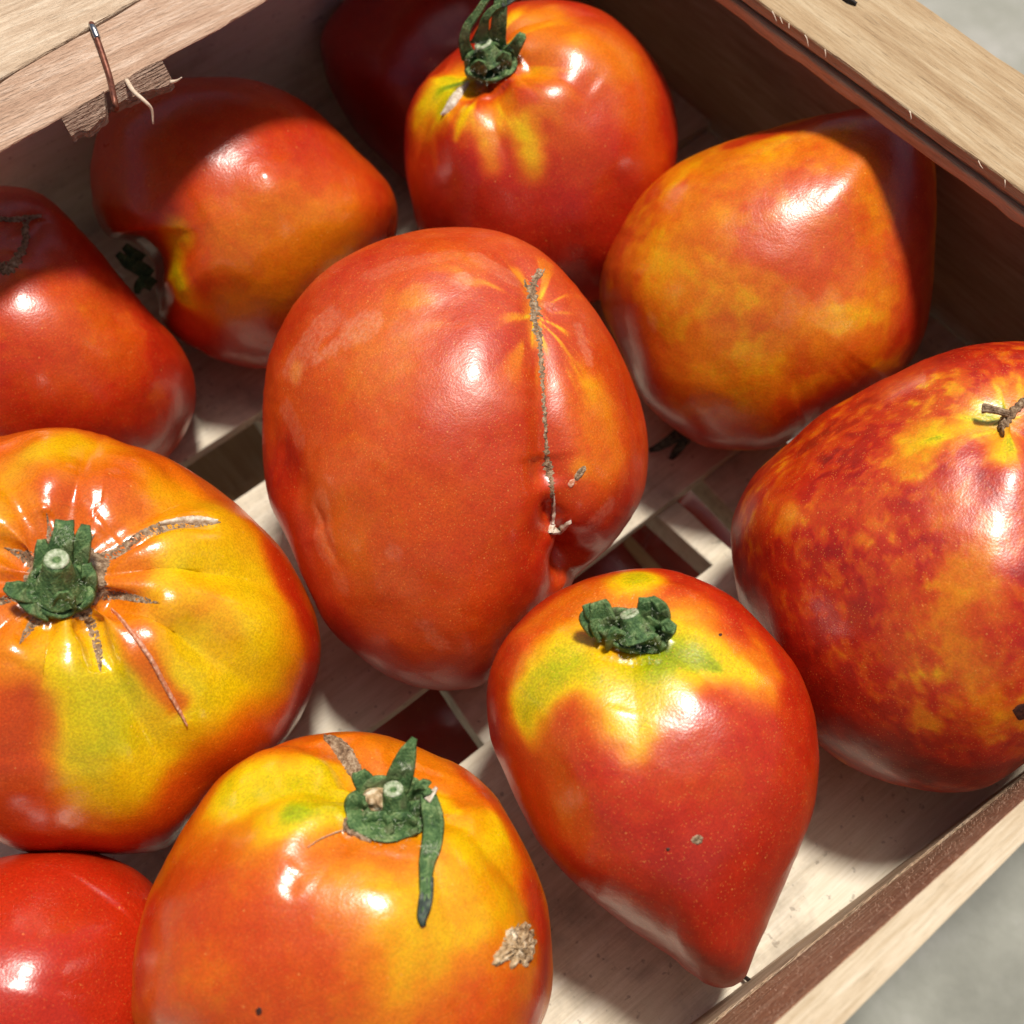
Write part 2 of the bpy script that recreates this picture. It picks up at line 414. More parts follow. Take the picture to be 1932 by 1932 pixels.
# upper-left rail: two boards meeting in a crack
zt = .113
lo0, lo1 = P(-20, 301, zt + .004), P(520, -6, zt + .001)
ck0, ck1 = P(0, 154, zt + .009), P(265, 0, zt + .006)
up0, up1 = P(-60, -60, zt + .001), P(200, -200, zt + .001)
xr0, xr1 = -.20, .135
def rpr(x):
    l = ext(lo0, lo1, x); c = ext(ck0, ck1, x)
    return [l, c, c - dz * .0085 + dy * .001, l - dz * .0035 + dy * .0045]
board('side_rail', rpr(xr0), rpr(xr1), W_RAIL, crate, seed=51, n=160, jit=.0003)
def rpr2(x):
    c = ext(ck0, ck1, x) + dy * .0005 + dz * .0004; 
    return [c, c + dy * .032 + dz * .0004, c + dy * .032 - dz * .009, c - dz * .009]
W_RAIL2 = wood_material('tan_rail_wood', (.46, .32, .21), (.57, .42, .29), (.72, .58, .43), dirt=.08, pores=.35, grain=.9)
board('rail_cap', rpr2(xr0), rpr2(xr1), W_RAIL2, crate, seed=52, n=120, jit=.0003)

def tube(name, pts, rad, mat, parent, k=8, n=None, cap=True):
    pts = np.array(pts, float); n = n or len(pts) * 6
    rads = np.interp(np.linspace(0, 1, n), np.linspace(0, 1, len(rad)), rad) if hasattr(rad, '__len__') else np.full(n, rad)
    q = catmull(pts, n); V = []; Fc = []
    up = np.array([.3, .2, .9])
    for i in range(n):
        tg = q[min(i + 1, n - 1)] - q[max(i - 1, 0)]; tg /= np.linalg.norm(tg) + 1e-12
        s = np.cross(tg, up); s /= np.linalg.norm(s) + 1e-12; u = np.cross(s, tg)
        for j in range(k):
            a = 2 * math.pi * j / k; V.append(q[i] + (s * math.cos(a) + u * math.sin(a)) * rads[i])
    for i in range(n - 1):
        for j in range(k):
            a = i * k + j; b_ = i * k + (j + 1) % k; Fc.append((a, b_, b_ + k, a + k))
    Fc.append(list(range(k))[::-1]); Fc.append([(n - 1) * k + j for j in range(k)])
    V = np.array(V)
    return mesh_obj(name, V, Fc, mat, parent, origin=V.mean(0))
def on_rail(px, py, dzz=0.):
    # height of the tilted side rail at this pixel
    p = P(px, py, zt)
    for _ in range(4):
        l = ext(lo0, lo1, p[0]); c = ext(ck0, ck1, p[0]); s = (p[1] - l[1]) / (c[1] - l[1])
        zz = (l[2] + (c[2] - l[2]) * s) + dzz; p = P(px, py, zz)
    return p
# staple
st = [on_rail(172, 47, -.003), on_rail(173, 46, .0006), on_rail(177, 56, .0011), on_rail(196, 110, .0010), on_rail(208, 150, .0010), P(214, 180, zt + .0045), P(219, 203, zt + .0030), P(214, 206, zt - .0020)]
tube('staple', st, .00072, M_RUST, crate, k=10, n=60)
tube('staple', [on_rail(171, 46, .0006) , on_rail(176, 53, .0013), on_rail(184, 72, .0013)], [.0006, .00085, .00078], M_STEEL, crate, k=10, n=16)
# broken ply splinter hanging under the side rail
def drape_plate(name, poly_lo, poly_hi, zfun, thick, mat, parent, n=40, seed=0, rag=.001):
    lo = catmull(poly_lo, n); hi = catmull(poly_hi, n); V = []; Fc = []; k = 5
    for i in range(n):
        for j in range(k):
            s = j / (k - 1); p = lo[i] * (1 - s) + hi[i] * s
            z = zfun(s); V.append(P(p[0], p[1], z))
    V = np.array(V)
    V[::k] += fbm(V[::k], 500, seed, 2)[:, None] * np.array([0, rag, 0])
    nv = len(V); V2 = V - dz * thick
    for i in range(n - 1):
        for j in range(k - 1):
            a = i * k + j; Fc.append((a, a + 1, a + k + 1, a + k)); Fc.append((nv + a + k, nv + a + k + 1, nv + a + 1, nv + a))
    for i in range(n - 1):
        a = i * k; Fc.append((a, a + k, nv + a + k, nv + a)); a = i * k + k - 1; Fc.append((a + k, a, nv + a, nv + a + k))
    for j in range(k - 1):
        Fc.append((j + 1, j, nv + j, nv + j + 1)); a = (n - 1) * k + j; Fc.append((a, a + 1, nv + a + 1, nv + a))
    VV = np.vstack([V, V2]); VV = VV + fbm(VV, 400, seed + 3, 2)[:, None] * np.array([0, 0, .0004])
    return mesh_obj(name, VV, Fc, mat, parent, origin=VV.mean(0), smooth_=False)
zf = lambda s: zt + .0035 - .0035 * (1 - s)
drape_plate('splinter', [(134, 256), (165, 243), (200, 215)], [(115, 222), (160, 198), (196, 172)], zf, .0022, W_BARK, crate, seed=5)
drape_plate('splinter', [(216, 201), (240, 190), (268, 176), (300, 165), (325, 150)], [(205, 168), (225, 155), (258, 136), (285, 120), (306, 114)], zf, .0022, W_BARK, crate, seed=8)
tube('wood_fibre', [P(239, 152, zt + .003), P(252, 172, zt + .005), P(272, 190, zt + .005), P(286, 206, zt + .003), P(289, 234, zt)], [.0006, .00062, .0005, .0004, .0002], M_FIBRE, crate, k=6, n=30)
tube('wood_fibre', [P(322, 155, zt + .0015), P(334, 152, zt + .002), P(343, 146, zt + .003)], [.0005, .0003, .00015], M_FIBRE, crate, k=6, n=10)
# fibres fraying off the right rail
rnd = random.Random(4)
for k_ in range(12):
    y = rnd.uniform(-.075, .03); i = ey(ri0, ri1, y) + np.array([.001, 0, -.0005])
    L = rnd.uniform(.001, .0032)
    tube('wood_fibre', [i + dz * .0004, i + np.array([-.0006, -L * .5, .0003]), i + np.array([-.0012 * rnd.random() - .0004, -L, rnd.uniform(-.001, .001)])], [.00016, .00012, .00005], M_FIBRE, crate, k=5, n=8)
# fuzz on the brown inner board
V = []; Fc = []
for k_ in range(4200):
    x = rnd.uniform(-.07, .06); t_ = rnd.random(); p = prof(x); c = inner(p, t_) + np.array([0, .0003, .0002])
    L = rnd.uniform(.0002, .0007) ; d = np.array([rnd.uniform(-1, 1), rnd.uniform(.2, 1.), rnd.uniform(-.2, .8)]); d /= np.linalg.norm(d)
    s = np.cross(d, [.3, .5, .8]); s = s / np.linalg.norm(s) * .00004; q = len(V)
    V += [c - s, c + s, c + d * L]; Fc.append((q, q + 1, q + 2))
M_FUZZ = simple_mat('wood_fuzz', (.34, .19, .12), (.55, .37, .27), 900, .7)
o = mesh_obj('wood_fuzz', V, Fc, M_FUZZ, crate, smooth_=False); o['kind'] = 'stuff'
# small wire staple at the foot of the low wall
tube('staple', [P(1392, 1836, .0005), P(1404, 1843, .0022), P(1418, 1853, .0040), P(1432, 1866, .0046), P(1437, 1870, .0030)], .00055, M_DARKWIRE, crate, k=8, n=30)
tube('staple', [P(1592, -3, zi + .0002), P(1603, -1, zi + .0008), P(1615, 8, zi + .0002)], .0006, M_DARKWIRE, crate, k=8, n=16)

# ------------------------------------------------------------------ lower crate seen through the gaps
low = empty('wooden_crate', (0, -.02, -.12), 'second crate beneath, only glimpsed dark through the gaps between the floor slats', 'crate')
boxboard('slat', -.33, .03, -.15, .0, -.124, -.12, W_WALLG, low, seed=61, n=10)
boxboard('slat', -.33, .03, .015, .16, -.124, -.12, W_WALLG, low, seed=62, n=10)
boxboard('side_wall', -.33, .03, -.158, -.154, -.13, -.035, W_WALLG, low, seed=63, n=10)
boxboard('end_wall', .032, .036, -.158, .164, -.13, -.035, W_WALL, low, along='Y', seed=64, n=10)
boxboard('side_wall', -.33, .03, .1645, .1685, -.13, -.035, W_WALLG, low, seed=65, n=10)
boxboard('rail', -.33, .03, .066, .088, -.058, -.050, W_WALL, low, seed=66, n=20)
boxboard('rail', -.33, .03, .092, .150, -.075, -.067, W_WALL, low, seed=67, n=20)
#TOMATOES

# ------------------------------------------------------------------ tomatoes
NB_, NA_ = 170, 270
CAMR = R @ np.array([1., 0, 0]); CAMU = R @ np.array([0, 1., 0])
class Tom: pass
def seg_dist(V, Q):
    """distance of every vertex to polyline Q and the parameter 0..1 along it"""
    best = np.full(len(V), 1e9); bt = np.zeros(len(V)); side = np.zeros(len(V)); n = len(Q)
    if n == 1:
        return np.linalg.norm(V - Q[0], axis=1), bt
    for i in range(n - 1):
        a, b_ = Q[i], Q[i + 1]; ab = b_ - a; L = ab @ ab + 1e-12
        t_ = np.clip(((V - a) @ ab) / L, 0, 1); d = np.linalg.norm(V - a - t_[:, None] * ab, axis=1)
        mk = d < best; best[mk] = d[mk]; bt[mk] = (i + t_[mk]) / (n - 1)
    return best, bt
def normals(V, Fq):
    n = np.zeros_like(V); a, b_, c, d = (V[Fq[:, i]] for i in range(4)); fn = np.cross(c - a, d - b_)
    for i in range(4):
        for k in range(3): n[:, k] += np.bincount(Fq[:, i], fn[:, k], len(V))
    return n / (np.linalg.norm(n, axis=1)[:, None] + 1e-15)
def bvh(V, Fq): return BVHTree.FromPolygons(V.tolist(), Fq.tolist())
def hitp(tree, px, py):
    r = ray(px, py); h = tree.ray_cast(Vector(CAM), Vector(r))
    if h[0] is None: return None, None
    return np.array(h[0]), np.array(h[1])
def hit_near(T, px, py):
    for s in np.linspace(0, .5, 26):
        x = px + (T.c[0] - px) * s; y = py + (T.c[1] - py) * s
        p, n = hitp(T.tree, x, y)
        if p is not None: return p, n
    raise RuntimeError('no hit %s %s' % (px, py))

def tomato(label, outline, c, stem, mat, base, floor=0., Dv=.9, heart=None, dimple=(.10, .28), ribs=None, grooves=(), bumps=(),
           blobs=(), patch=(), speck=.5, speck_stem=0., axis=None, cork_ring=0., seed=0, warp_lo=.1, dust_sheen=(), rays=()):
    T = Tom(); T.c = c
    pr = -ray(*c); e1 = CAMR - pr * (CAMR @ pr); e1 /= np.linalg.norm(e1); e2 = np.cross(pr, e1)
    Eb = np.array([e1, e2, pr])
    p0 = P(c[0], c[1], .045); dist = np.linalg.norm(p0 - CAM)
    o = np.array(outline, float); nb = 180
    ang = (np.arange(nb) + .5) / nb * 2 * math.pi - math.pi
    # target radii (pixels) at each angle
    oc = catmull(np.vstack([o[-2:], o, o[:2]]), 700)
    dx, dy_ = oc[:, 0] - c[0], -(oc[:, 1] - c[1]); th = np.arctan2(dy_, dx); rr_ = np.hypot(dx, dy_)
    Rt = np.zeros(nb)
    for i in range(len(oc) - 1):
        a, b_ = th[i], th[i + 1]; d = (b_ - a + math.pi) % (2 * math.pi) - math.pi
        m_ = max(2, int(abs(d) / (2 * math.pi / nb) * 2) + 2)
        for s in np.linspace(0, 1, m_):
            k = int(((a + d * s + math.pi) % (2 * math.pi)) / (2 * math.pi) * nb) % nb
            Rt[k] = max(Rt[k], rr_[i] * (1 - s) + rr_[i + 1] * s)
    Rt[Rt == 0] = Rt[Rt > 0].mean()
    ker = np.array([1, 3, 1.]); ker /= ker.sum()
    cs = lambda a: np.convolve(np.r_[a[-2:], a, a[:2]], ker, 'same')[2:-2]
    Rt = cs(Rt)
    Rm = Rt.mean() / F * dist
    be = (np.linspace(0, 1, NB_) ** 1.0) * math.pi; al = np.arange(NA_) / NA_ * 2 * math.pi
    Bg, Ag = np.meshgrid(be[1:-1], al, indexing='ij')
    if axis is None:
        k = int(((math.atan2(-(stem[1] - c[1]), stem[0] - c[0]) + math.pi) % (2 * math.pi)) / (2 * math.pi) * nb) % nb
        q = math.hypot(stem[0] - c[0], stem[1] - c[1]) / Rt[k]; q = min(q, .97)
        t0 = math.atan2(-(stem[1] - c[1]), stem[0] - c[0]); a_ = np.array([q * math.cos(t0), q * math.sin(t0), math.sqrt(1 - q * q)])
    else: a_ = np.array(axis, float)
    def build(a_):
        a_ = a_ / np.linalg.norm(a_)
        up = np.array([0, 0, 1.]) if abs(a_[2]) < .9 else np.array([0, 1., 0])
        u = np.cross(up, a_); u /= np.linalg.norm(u); w_ = np.cross(a_, u)
        s_ = np.sin(Bg); h = np.cos(Bg); rho = s_.copy()
        tail = (1 - h) / 2
        if heart:
            e_, q_, pw = heart
            rho = s_ * (1 - q_ * smooth(.35, 1., tail)); h = h - e_ * tail ** pw
        lob = np.ones_like(rho)
        if ribs:
            k_, amp, b0, ph = ribs
            rb = np.abs(np.cos((Ag * k_ + ph + .6 * np.sin(Ag * 2 + ph)) / 2)) ** 1.2 - .55
            lob = 1 + amp * rb * np.exp(-((Bg - b0) / .55) ** 2)
        lob = lob * (1 + .018 * np.sin(Ag * 5 + seed) * np.sin(Bg) + .012 * np.sin(Ag * 3 + seed * 2) * np.sin(Bg))
        rho = rho * lob; h = h * (1 + (lob - 1) * .8)
        rr0 = np.sin(Bg)
        fr = np.exp(-(rr0 / dimple[1]) ** 2) * (Bg < 1.57)
        h = h - dimple[0] * fr
        L = rho[..., None] * (np.cos(Ag)[..., None] * u + np.sin(Ag)[..., None] * w_) + h[..., None] * a_
        top = a_ * (1 - dimple[0]); bot = -a_ * (1 + (heart[0] if heart else 0))
        L = np.vstack([top[None], L.reshape(-1, 3), bot[None]]) * Rm
        L[:, 2] *= Dv
        c0 = CAM - pr * dist
        off = 0
        for it in range(4):
            W = c0 + L @ Eb
            x, y = proj(W); dx = x - c[0]; dy2 = -(y - c[1]); th = np.arctan2(dy2, dx); rr = np.hypot(dx, dy2)
            k = ((th + math.pi) / (2 * math.pi) * nb).astype(int) % nb
            Rb = np.zeros(nb); np.maximum.at(Rb, k, rr); 
            Rb[Rb < 1] = Rb[Rb > 1].min() if (Rb > 1).any() else 1
            s = (Rt / Rb) if it else np.full(nb, (Rt / Rb).mean())
            if it == 1:
                s = cs(cs(cs(s)))
            fi = (th + math.pi) / (2 * math.pi) * nb - .5; i0 = np.floor(fi).astype(int); f_ = fi - i0
            sv = s[i0 % nb] * (1 - f_) + s[(i0 + 1) % nb] * f_
            if it:
                g = smooth(warp_lo, .75, rr / Rb[k]); sv = 1 + (sv - 1) * g
            L[:, :2] *= sv[:, None]
        return c0 + L @ Eb
    V = build(a_)
    if axis is None:
        for it in range(4):
            x, y = proj(V[0]); ex, ey2 = stem[0] - x, -(stem[1] - y)
            a_[0] += .8 * ex / (Rt.mean()); a_[1] += .8 * ey2 / (Rt.mean())
            q = math.hypot(a_[0], a_[1])
            if q > .985: a_[:2] *= .985 / q; q = .985
            a_[2] = math.sqrt(1 - q * q); V = build(a_.copy())
    # rest it on the floor: scale about the camera keeps the picture
    zc = CAM[2]; sc = (zc - floor) / (zc - V[:, 2].min()); V = CAM + (V - CAM) * sc
    Fq = []
    nr = NB_ - 2
    ii, jj = np.meshgrid(np.arange(nr - 1), np.arange(NA_), indexing='ij')
    a = 1 + ii * NA_ + jj; b_ = 1 + ii * NA_ + (jj + 1) % NA_
    quads = np.stack([a, a + NA_, b_ + NA_, b_], -1).reshape(-1, 4)
    j = np.arange(NA_); last = 1 + (nr - 1) * NA_
    tt = np.stack([np.zeros(NA_, int), 1 + j, 1 + (j + 1) % NA_], -1); tb = np.stack([last + (j + 1) % NA_, last + j, np.full(NA_, len(V) - 1)], -1)
    Fq = quads; Fqn = np.vstack([quads, np.c_[tt, tt[:, 2]], np.c_[tb, tb[:, 2]]])
    faces = quads.tolist() + tt.tolist() + tb.tolist()
    nrm = normals(V, Fqn)
    cen = V.mean(0)
    if ((V - cen) * nrm).sum() < 0: nrm = -nrm; faces = [f_[::-1] for f_ in faces]
    T.tree = BVHTree.FromPolygons(V.tolist(), faces)
    hp = lambda pts: np.array([hit_near(T, *p)[0] for p in pts])
    D = np.zeros(len(V))
    D += fbm(V, 45, seed, 2) * .0009 + fbm(V, 130, seed + 5, 2) * .00022
    for g in grooves:
        pts, wd, d0, d1 = g[:4]; sharp = len(g) > 4 and g[4]
        Q = hp(catmull(pts, 14)[:, :2]); d, t_ = seg_dist(V, Q)
        dep = d0 + (d1 - d0) * t_
        dep = dep * smooth(0, .06, t_ + .03) * smooth(0, .12, 1 - t_ + .02)
        pf = np.exp(-(d / wd)) if sharp else np.exp(-(d / wd) ** 2)
        D -= dep * pf
    for g in bumps:
        pts, wd, hgt = g; Q = hp(catmull(pts, 10)[:, :2] if len(pts) > 1 else pts); d, t_ = seg_dist(V, Q)
        D += hgt * np.exp(-(d / wd) ** 2)
    r = np.full(len(V), base, float); r += fbm(V, 28, seed + 20, 3) * .07
    for sc_, thr, amt, sd in patch:
        nz = fbm(V, sc_, sd, 4); r += amt * smooth(thr, thr + .22, nz)
    for pts, rad, val, st in blobs:
        Q = hp(catmull(pts, 10)[:, :2] if len(pts) > 1 else pts); d, t_ = seg_dist(V, Q)
        d = d + fbm(V, .9 / rad, seed + 31, 3) * rad * .35 + fbm(V, 350, seed + 37, 2) * rad * .08
        rad_ = rad * (1.15 - .55 * t_) if len(pts) > 1 and rad < .0033 else rad
        wv = smooth(1.45, .15, d / rad_) * st; r = r * (1 - wv) + val * wv
    for (cx, cy), rad, amt, kf, sd in rays:
        Sp, Sn = hit_near(T, cx, cy); a1 = np.cross(Sn, [.3, .5, .8]); a1 /= np.linalg.norm(a1); a2 = np.cross(Sn, a1)
        dv = V - Sp; ds = np.linalg.norm(dv, axis=1) + 1e-9; th_ = np.arctan2(dv @ a2, dv @ a1)
        q_ = np.c_[np.cos(th_) * kf, np.sin(th_) * kf, ds * 60 + sd]
        nz = fbm(q_, 1., sd, 3); r -= amt * smooth(.0, .45, nz) * np.exp(-(ds / rad) ** 1.5) * smooth(.0008, .003, ds)
    du = np.zeros(len(V))
    for pts, rad, st in dust_sheen:
        Q = hp(catmull(pts, 10)[:, :2] if len(pts) > 1 else pts); d, t_ = seg_dist(V, Q)
        d = d + fbm(V, .8 / rad, seed + 51, 4) * rad * .7
        du = np.maximum(du, smooth(1.05, .8, d / rad) * st)
    pole = V[0]; dp = np.linalg.norm(V - pole, axis=1)
    ck = smooth(1.15, .7, dp / cork_ring) if cork_ring else np.zeros(len(V))
    sp = speck + speck_stem * smooth(.035, .008, dp)
    V = V + nrm * D[:, None]
    T.V = V; T.tree = BVHTree.FromPolygons(V.tolist(), faces)
    T.pole = V[0]; T.nrm = np.array(nrm[0])
    T.mat = mat; cen = V.mean(0); org = np.array([cen[0], cen[1], V[:, 2].min()])
    T.root = empty('tomato', org, label, 'tomato', 'tomatoes lying in the wooden crate')
    T.body = mesh_obj('skin', V, faces, mat, T.root, origin=org, attrs=np.c_[np.clip(r, 0, 1), ck, sp, du])
    return T

def drape(T, name, strips, mat, lift=.0003, cols=7, rough=.0003, jag=.25, seed=0, dome=.0004):
    """strips lying on a tomato's skin: each a list of (px, py, half width px)"""
    V = []; Fc = []
    for si, sp in enumerate(strips):
        L = sum(math.hypot(sp[i + 1][0] - sp[i][0], sp[i + 1][1] - sp[i][1]) for i in range(len(sp) - 1))
        n = max(6, int(L / 3.0)); q = catmull(sp, n); base_ = len(V); rnd = random.Random(seed * 31 + si)
        jl = [rnd.uniform(-1, 1) for _ in range(n)]; jr = [rnd.uniform(-1, 1) for _ in range(n)]
        for i in range(n):
            t_ = q[min(i + 1, n - 1), :2] - q[max(i - 1, 0), :2]; t_ /= np.linalg.norm(t_) + 1e-9; nn = np.array([-t_[1], t_[0]])
            w_ = abs(q[i, 2]); wl = w_ * (1 + jag * jl[i]); wr = w_ * (1 + jag * jr[i])
            for k in range(cols):
                s = k / (cols - 1) * 2 - 1; o_ = s * (wr if s > 0 else wl)
                p, nm = hit_near(T, *(q[i, :2] + nn * o_))
                if nm @ (CAM - p) < 0: nm = -nm
                V.append(p + nm * (lift * (1 - s ** 4) + dome * (1 - s * s) - .00015 * abs(s) ** 6 + rough * (1 - s ** 2) * rnd.uniform(-1, 1)))
        for i in range(n - 1):
            for k in range(cols - 1):
                a = base_ + i * cols + k; Fc.append((a, a + 1, a + cols + 1, a + cols))
    V = np.array(V)
    return mesh_obj(name, V, Fc, mat, T.root, origin=V.mean(0))
def patchdisc(T, name, poly, mat, lift=.0003, rings=9, n=64, rough=.0004, seed=0, cen=None, jag=.04, dome=0.):
    pts = catmull(list(poly) + [poly[0]], n + 1)[:n]; c_ = np.mean(np.array(poly, float), 0) if cen is None else np.array(cen, float)
    rnd = random.Random(seed); V = []; Fc = []
    for k in range(rings + 1):
        s = k / rings
        for i in range(n):
            p2 = c_ + (pts[i] - c_) * s * (1 + (rnd.uniform(-jag, jag) if k == rings else 0))
            p, nm = hit_near(T, *p2)
            if nm @ (CAM - p) < 0: nm = -nm
            V.append(p + nm * ((lift + dome * (1 - s * s) + rough * rnd.uniform(-1, 1)) if k < rings else -.0002))
    for k in range(rings):
        for i in range(n):
            a = k * n + i; b_ = k * n + (i + 1) % n; Fc.append((a, b_, b_ + n, a + n))
    V = np.array(V)
    return mesh_obj(name, V, Fc, mat, T.root, origin=V.mean(0))

# calyx ------------------------------------------------------------
def Q3(T, px, py, l):
    """a point seen at this pixel, l metres in front of the stem base"""
    s, _ = T.pole, 0
    r = ray(px, py); v = -ray(*proj(T.pole)); d = ((T.pole + v * l - CAM) @ v) / (r @ v)
    if l > 0:
        h = T.tree.ray_cast(Vector(CAM), Vector(r))
        if h[0] is not None and h[3] < d + .0005: d = h[3] - .0005 - l * .12
    return CAM + r * d
def sepal(T, pts, mat, thick=.0005, cup=.35, parent=None, seed=0, name='sepal'):
    """pts: (px, py, half width px, lift)"""
    n = 18; q = catmull([(a, b_, c_, d * 20000) for a, b_, c_, d in pts], n); k = 7; rnd = random.Random(seed)
    P3 = np.array([Q3(T, a, b_, d / 20000) for a, b_, c_, d in q]); V = []; v = -ray(*proj(T.pole))
    sc_ = np.linalg.norm(T.pole - CAM) / F
    for i in range(n):
        tg = P3[min(i + 1, n - 1)] - P3[max(i - 1, 0)]; tg /= np.linalg.norm(tg) + 1e-12
        s = np.cross(tg, v); s /= np.linalg.norm(s); u = np.cross(s, tg); hw = abs(q[i, 2]) * sc_
        for j in range(k):
            f_ = j / (k - 1) * 2 - 1; jit = rnd.uniform(-.06, .06)
            V.append(P3[i] + s * hw * (f_ + jit * (abs(f_) > .9)) + u * hw * cup * (f_ * f_ - .5) + u * .00022 * math.exp(-(f_ * 4) ** 2))
    V = np.array(V); m_ = len(V); nn = []
    for i in range(n):
        for j in range(k):
            a = V[min(i + 1, n - 1) * k + j] - V[max(i - 1, 0) * k + j]; b_ = V[i * k + min(j + 1, k - 1)] - V[i * k + max(j - 1, 0)]
            x = np.cross(b_, a); x /= np.linalg.norm(x) + 1e-12; nn.append(x)
    V2 = V - np.array(nn) * thick; Fc = []
    for i in range(n - 1):
        for j in range(k - 1):
            a = i * k + j; Fc.append((a, a + k, a + k + 1, a + 1)); a += m_; Fc.append((a + 1, a + k + 1, a + k, a))
        a = i * k; Fc.append((a, m_ + a, m_ + a + k, a + k)); a = i * k + k - 1; Fc.append((a, a + k, m_ + a + k, m_ + a))
    for j in range(k - 1):
        a = (n - 1) * k + j; Fc.append((a, m_ + a, m_ + a + 1, a + 1)); Fc.append((j + 1, m_ + j + 1, m_ + j, j))
    VV = np.vstack([V, V2]); VV += fbm(VV, 700, seed, 2)[:, None] * np.array([1, 1, 1]) * .00012
    o = mesh_obj(name, VV, Fc, mat, None, origin=VV.mean(0)); o.parent = parent or T.root
    o.location = VV.mean(0) - np.array((parent or T.root)['_o']); return o
def cup(T, c, rx, ry, rot, h, mat, lobes=5, amp=.12, inner=.55, depth=.003, seed=0, tilt=0., name='calyx', parent=None):
    """fleshy calyx cup: outer wall widening from the skin to a lobed rim, hollow inside; size in pixels, h metres"""
    rings = [(.55, -.35, 0), (.85, -.1, .3), (1.0, .25, .6), (1.04, .6, .9), (.99, .92, 1), (.90, 1.0, 1), (.80, .9, 1), (inner, .74, .6), (inner * .6, .62, .3), (0.02, .60, 0)]
    n = 60; V = []; Fc = []
    for k, (rf, zf_, lf) in enumerate(rings):
        for i in range(n):
            a = 2 * math.pi * i / n; lb = 1 + amp * lf * (abs(math.cos(a * lobes / 2 + seed)) - .5)
            x = rx * rf * lb * math.cos(a); y = ry * rf * lb * math.sin(a)
            X = c[0] + x * math.cos(rot) - y * math.sin(rot); Y = c[1] - (x * math.sin(rot) + y * math.cos(rot))
            up = zf_ + lf * .35 * (abs(math.cos(a * lobes / 2 + seed)) - .5)
            V.append(Q3(T, X, Y + tilt * up, h * up))
    for k in range(len(rings) - 1):
        for i in range(n):
            a = k * n + i; b_ = k * n + (i + 1) % n; Fc.append((a, b_, b_ + n, a + n))
    V = np.array(V); V += fbm(V, 600, seed, 3)[:, None] * .0002 * np.array([1, 1, 1])
    o = mesh_obj(name, V, Fc, mat, None, origin=V.mean(0)); o['_o'] = [float(x) for x in V.mean(0)]
    o.parent = T.root; o.location = V.mean(0) - np.array(T.root['_o']); return o
def stalk(T, parent, a, b_, r0, r1, mat=None, cut=True, ring=.0011):
    """short cut stalk from point a to b (each px, py, lift)"""
    A3, B3 = Q3(T, *a), Q3(T, *b_); sc_ = np.linalg.norm(T.pole - CAM) / F
    d = B3 - A3; L = np.linalg.norm(d); d /= L; s = np.cross(d, [.2, .5, .8]); s /= np.linalg.norm(s); u = np.cross(s, d)
    n = 28; prof_ = [(1.25, -.1), (1.1, .15), (.98, .5), (.95, .8), (1.0, .93), (.93, 1.0)]; V = []; Fc = []
    for rf, z in prof_:
        rad = (r0 * (1 - z) + r1 * z) * sc_ * rf
        for i in range(n):
            t_ = 2 * math.pi * i / n; V.append(A3 + d * L * z + (s * math.cos(t_) + u * math.sin(t_)) * rad * (1 + .05 * math.sin(5 * t_)))
    for k in range(len(prof_) - 1):
        for i in range(n):
            a_ = k * n + i; c_ = k * n + (i + 1) % n; Fc.append((a_, c_, c_ + n, a_ + n))
    Fc.append([(len(prof_) - 1) * n + i for i in range(n)])
    V = np.array(V); po = np.array(parent['_o'])
    o = mesh_obj('stalk', V, Fc, mat or M_CAL, None, origin=V.mean(0)); o.parent = parent; o.location = V.mean(0) - po
    if cut:
        V = []; Fc = []; rr2 = [(.95, .0), (.88, .0005), (.55, .0004), (.33, -.0001), (.22, -.0009), (.02, -.0011)]
        for rf, z in rr2:
            for i in range(n):
                t_ = 2 * math.pi * i / n; V.append(B3 + d * (z + .0001) + (s * math.cos(t_) + u * math.sin(t_)) * r1 * sc_ * rf)
        for k in range(len(rr2) - 1):
            for i in range(n):
                a_ = k * n + i; c_ = k * n + (i + 1) % n; Fc.append((a_, c_, c_ + n, a_ + n))
        V = np.array(V); o = mesh_obj('cut_end', V, Fc, M_CUT, None, origin=V.mean(0)); o.parent = parent; o.location = V.mean(0) - po
def hairs(T, pts, n, parent, seed=0, L=.0011, rad=20):
    """fine plant hairs round some pixels (px, py, radius px, lift)"""
    rnd = random.Random(seed); V = []; Fc = []
    for _ in range(n):
        px, py, rp, l = rnd.choice(pts); a = rnd.uniform(0, 6.283); q = rnd.random() ** .5 * rp
        c_ = Q3(T, px + q * math.cos(a), py + q * math.sin(a), l); d = np.array([rnd.gauss(0, 1) for _ in range(3)]); d /= np.linalg.norm(d)
        if d @ (CAM - c_) < 0: d = -d
        s = np.cross(d, CAM - c_); s /= np.linalg.norm(s); s *= .000035; k = len(V)
        V += [c_ - s, c_ + s, c_ + d * L * rnd.uniform(.4, 1.2)]; Fc.append((k, k + 1, k + 2))
    V = np.array(V); o = mesh_obj('plant_hair', V, Fc, M_HAIR, None, smooth_=False, origin=V.mean(0)); o.parent = parent
    o.location = V.mean(0) - np.array(parent['_o']); o['kind'] = 'stuff'; return o

TM = lambda k, **kw: tomato_material('tomato_skin_%s' % k, len(k) * 3 + ord(k[0]) % 17, **kw)
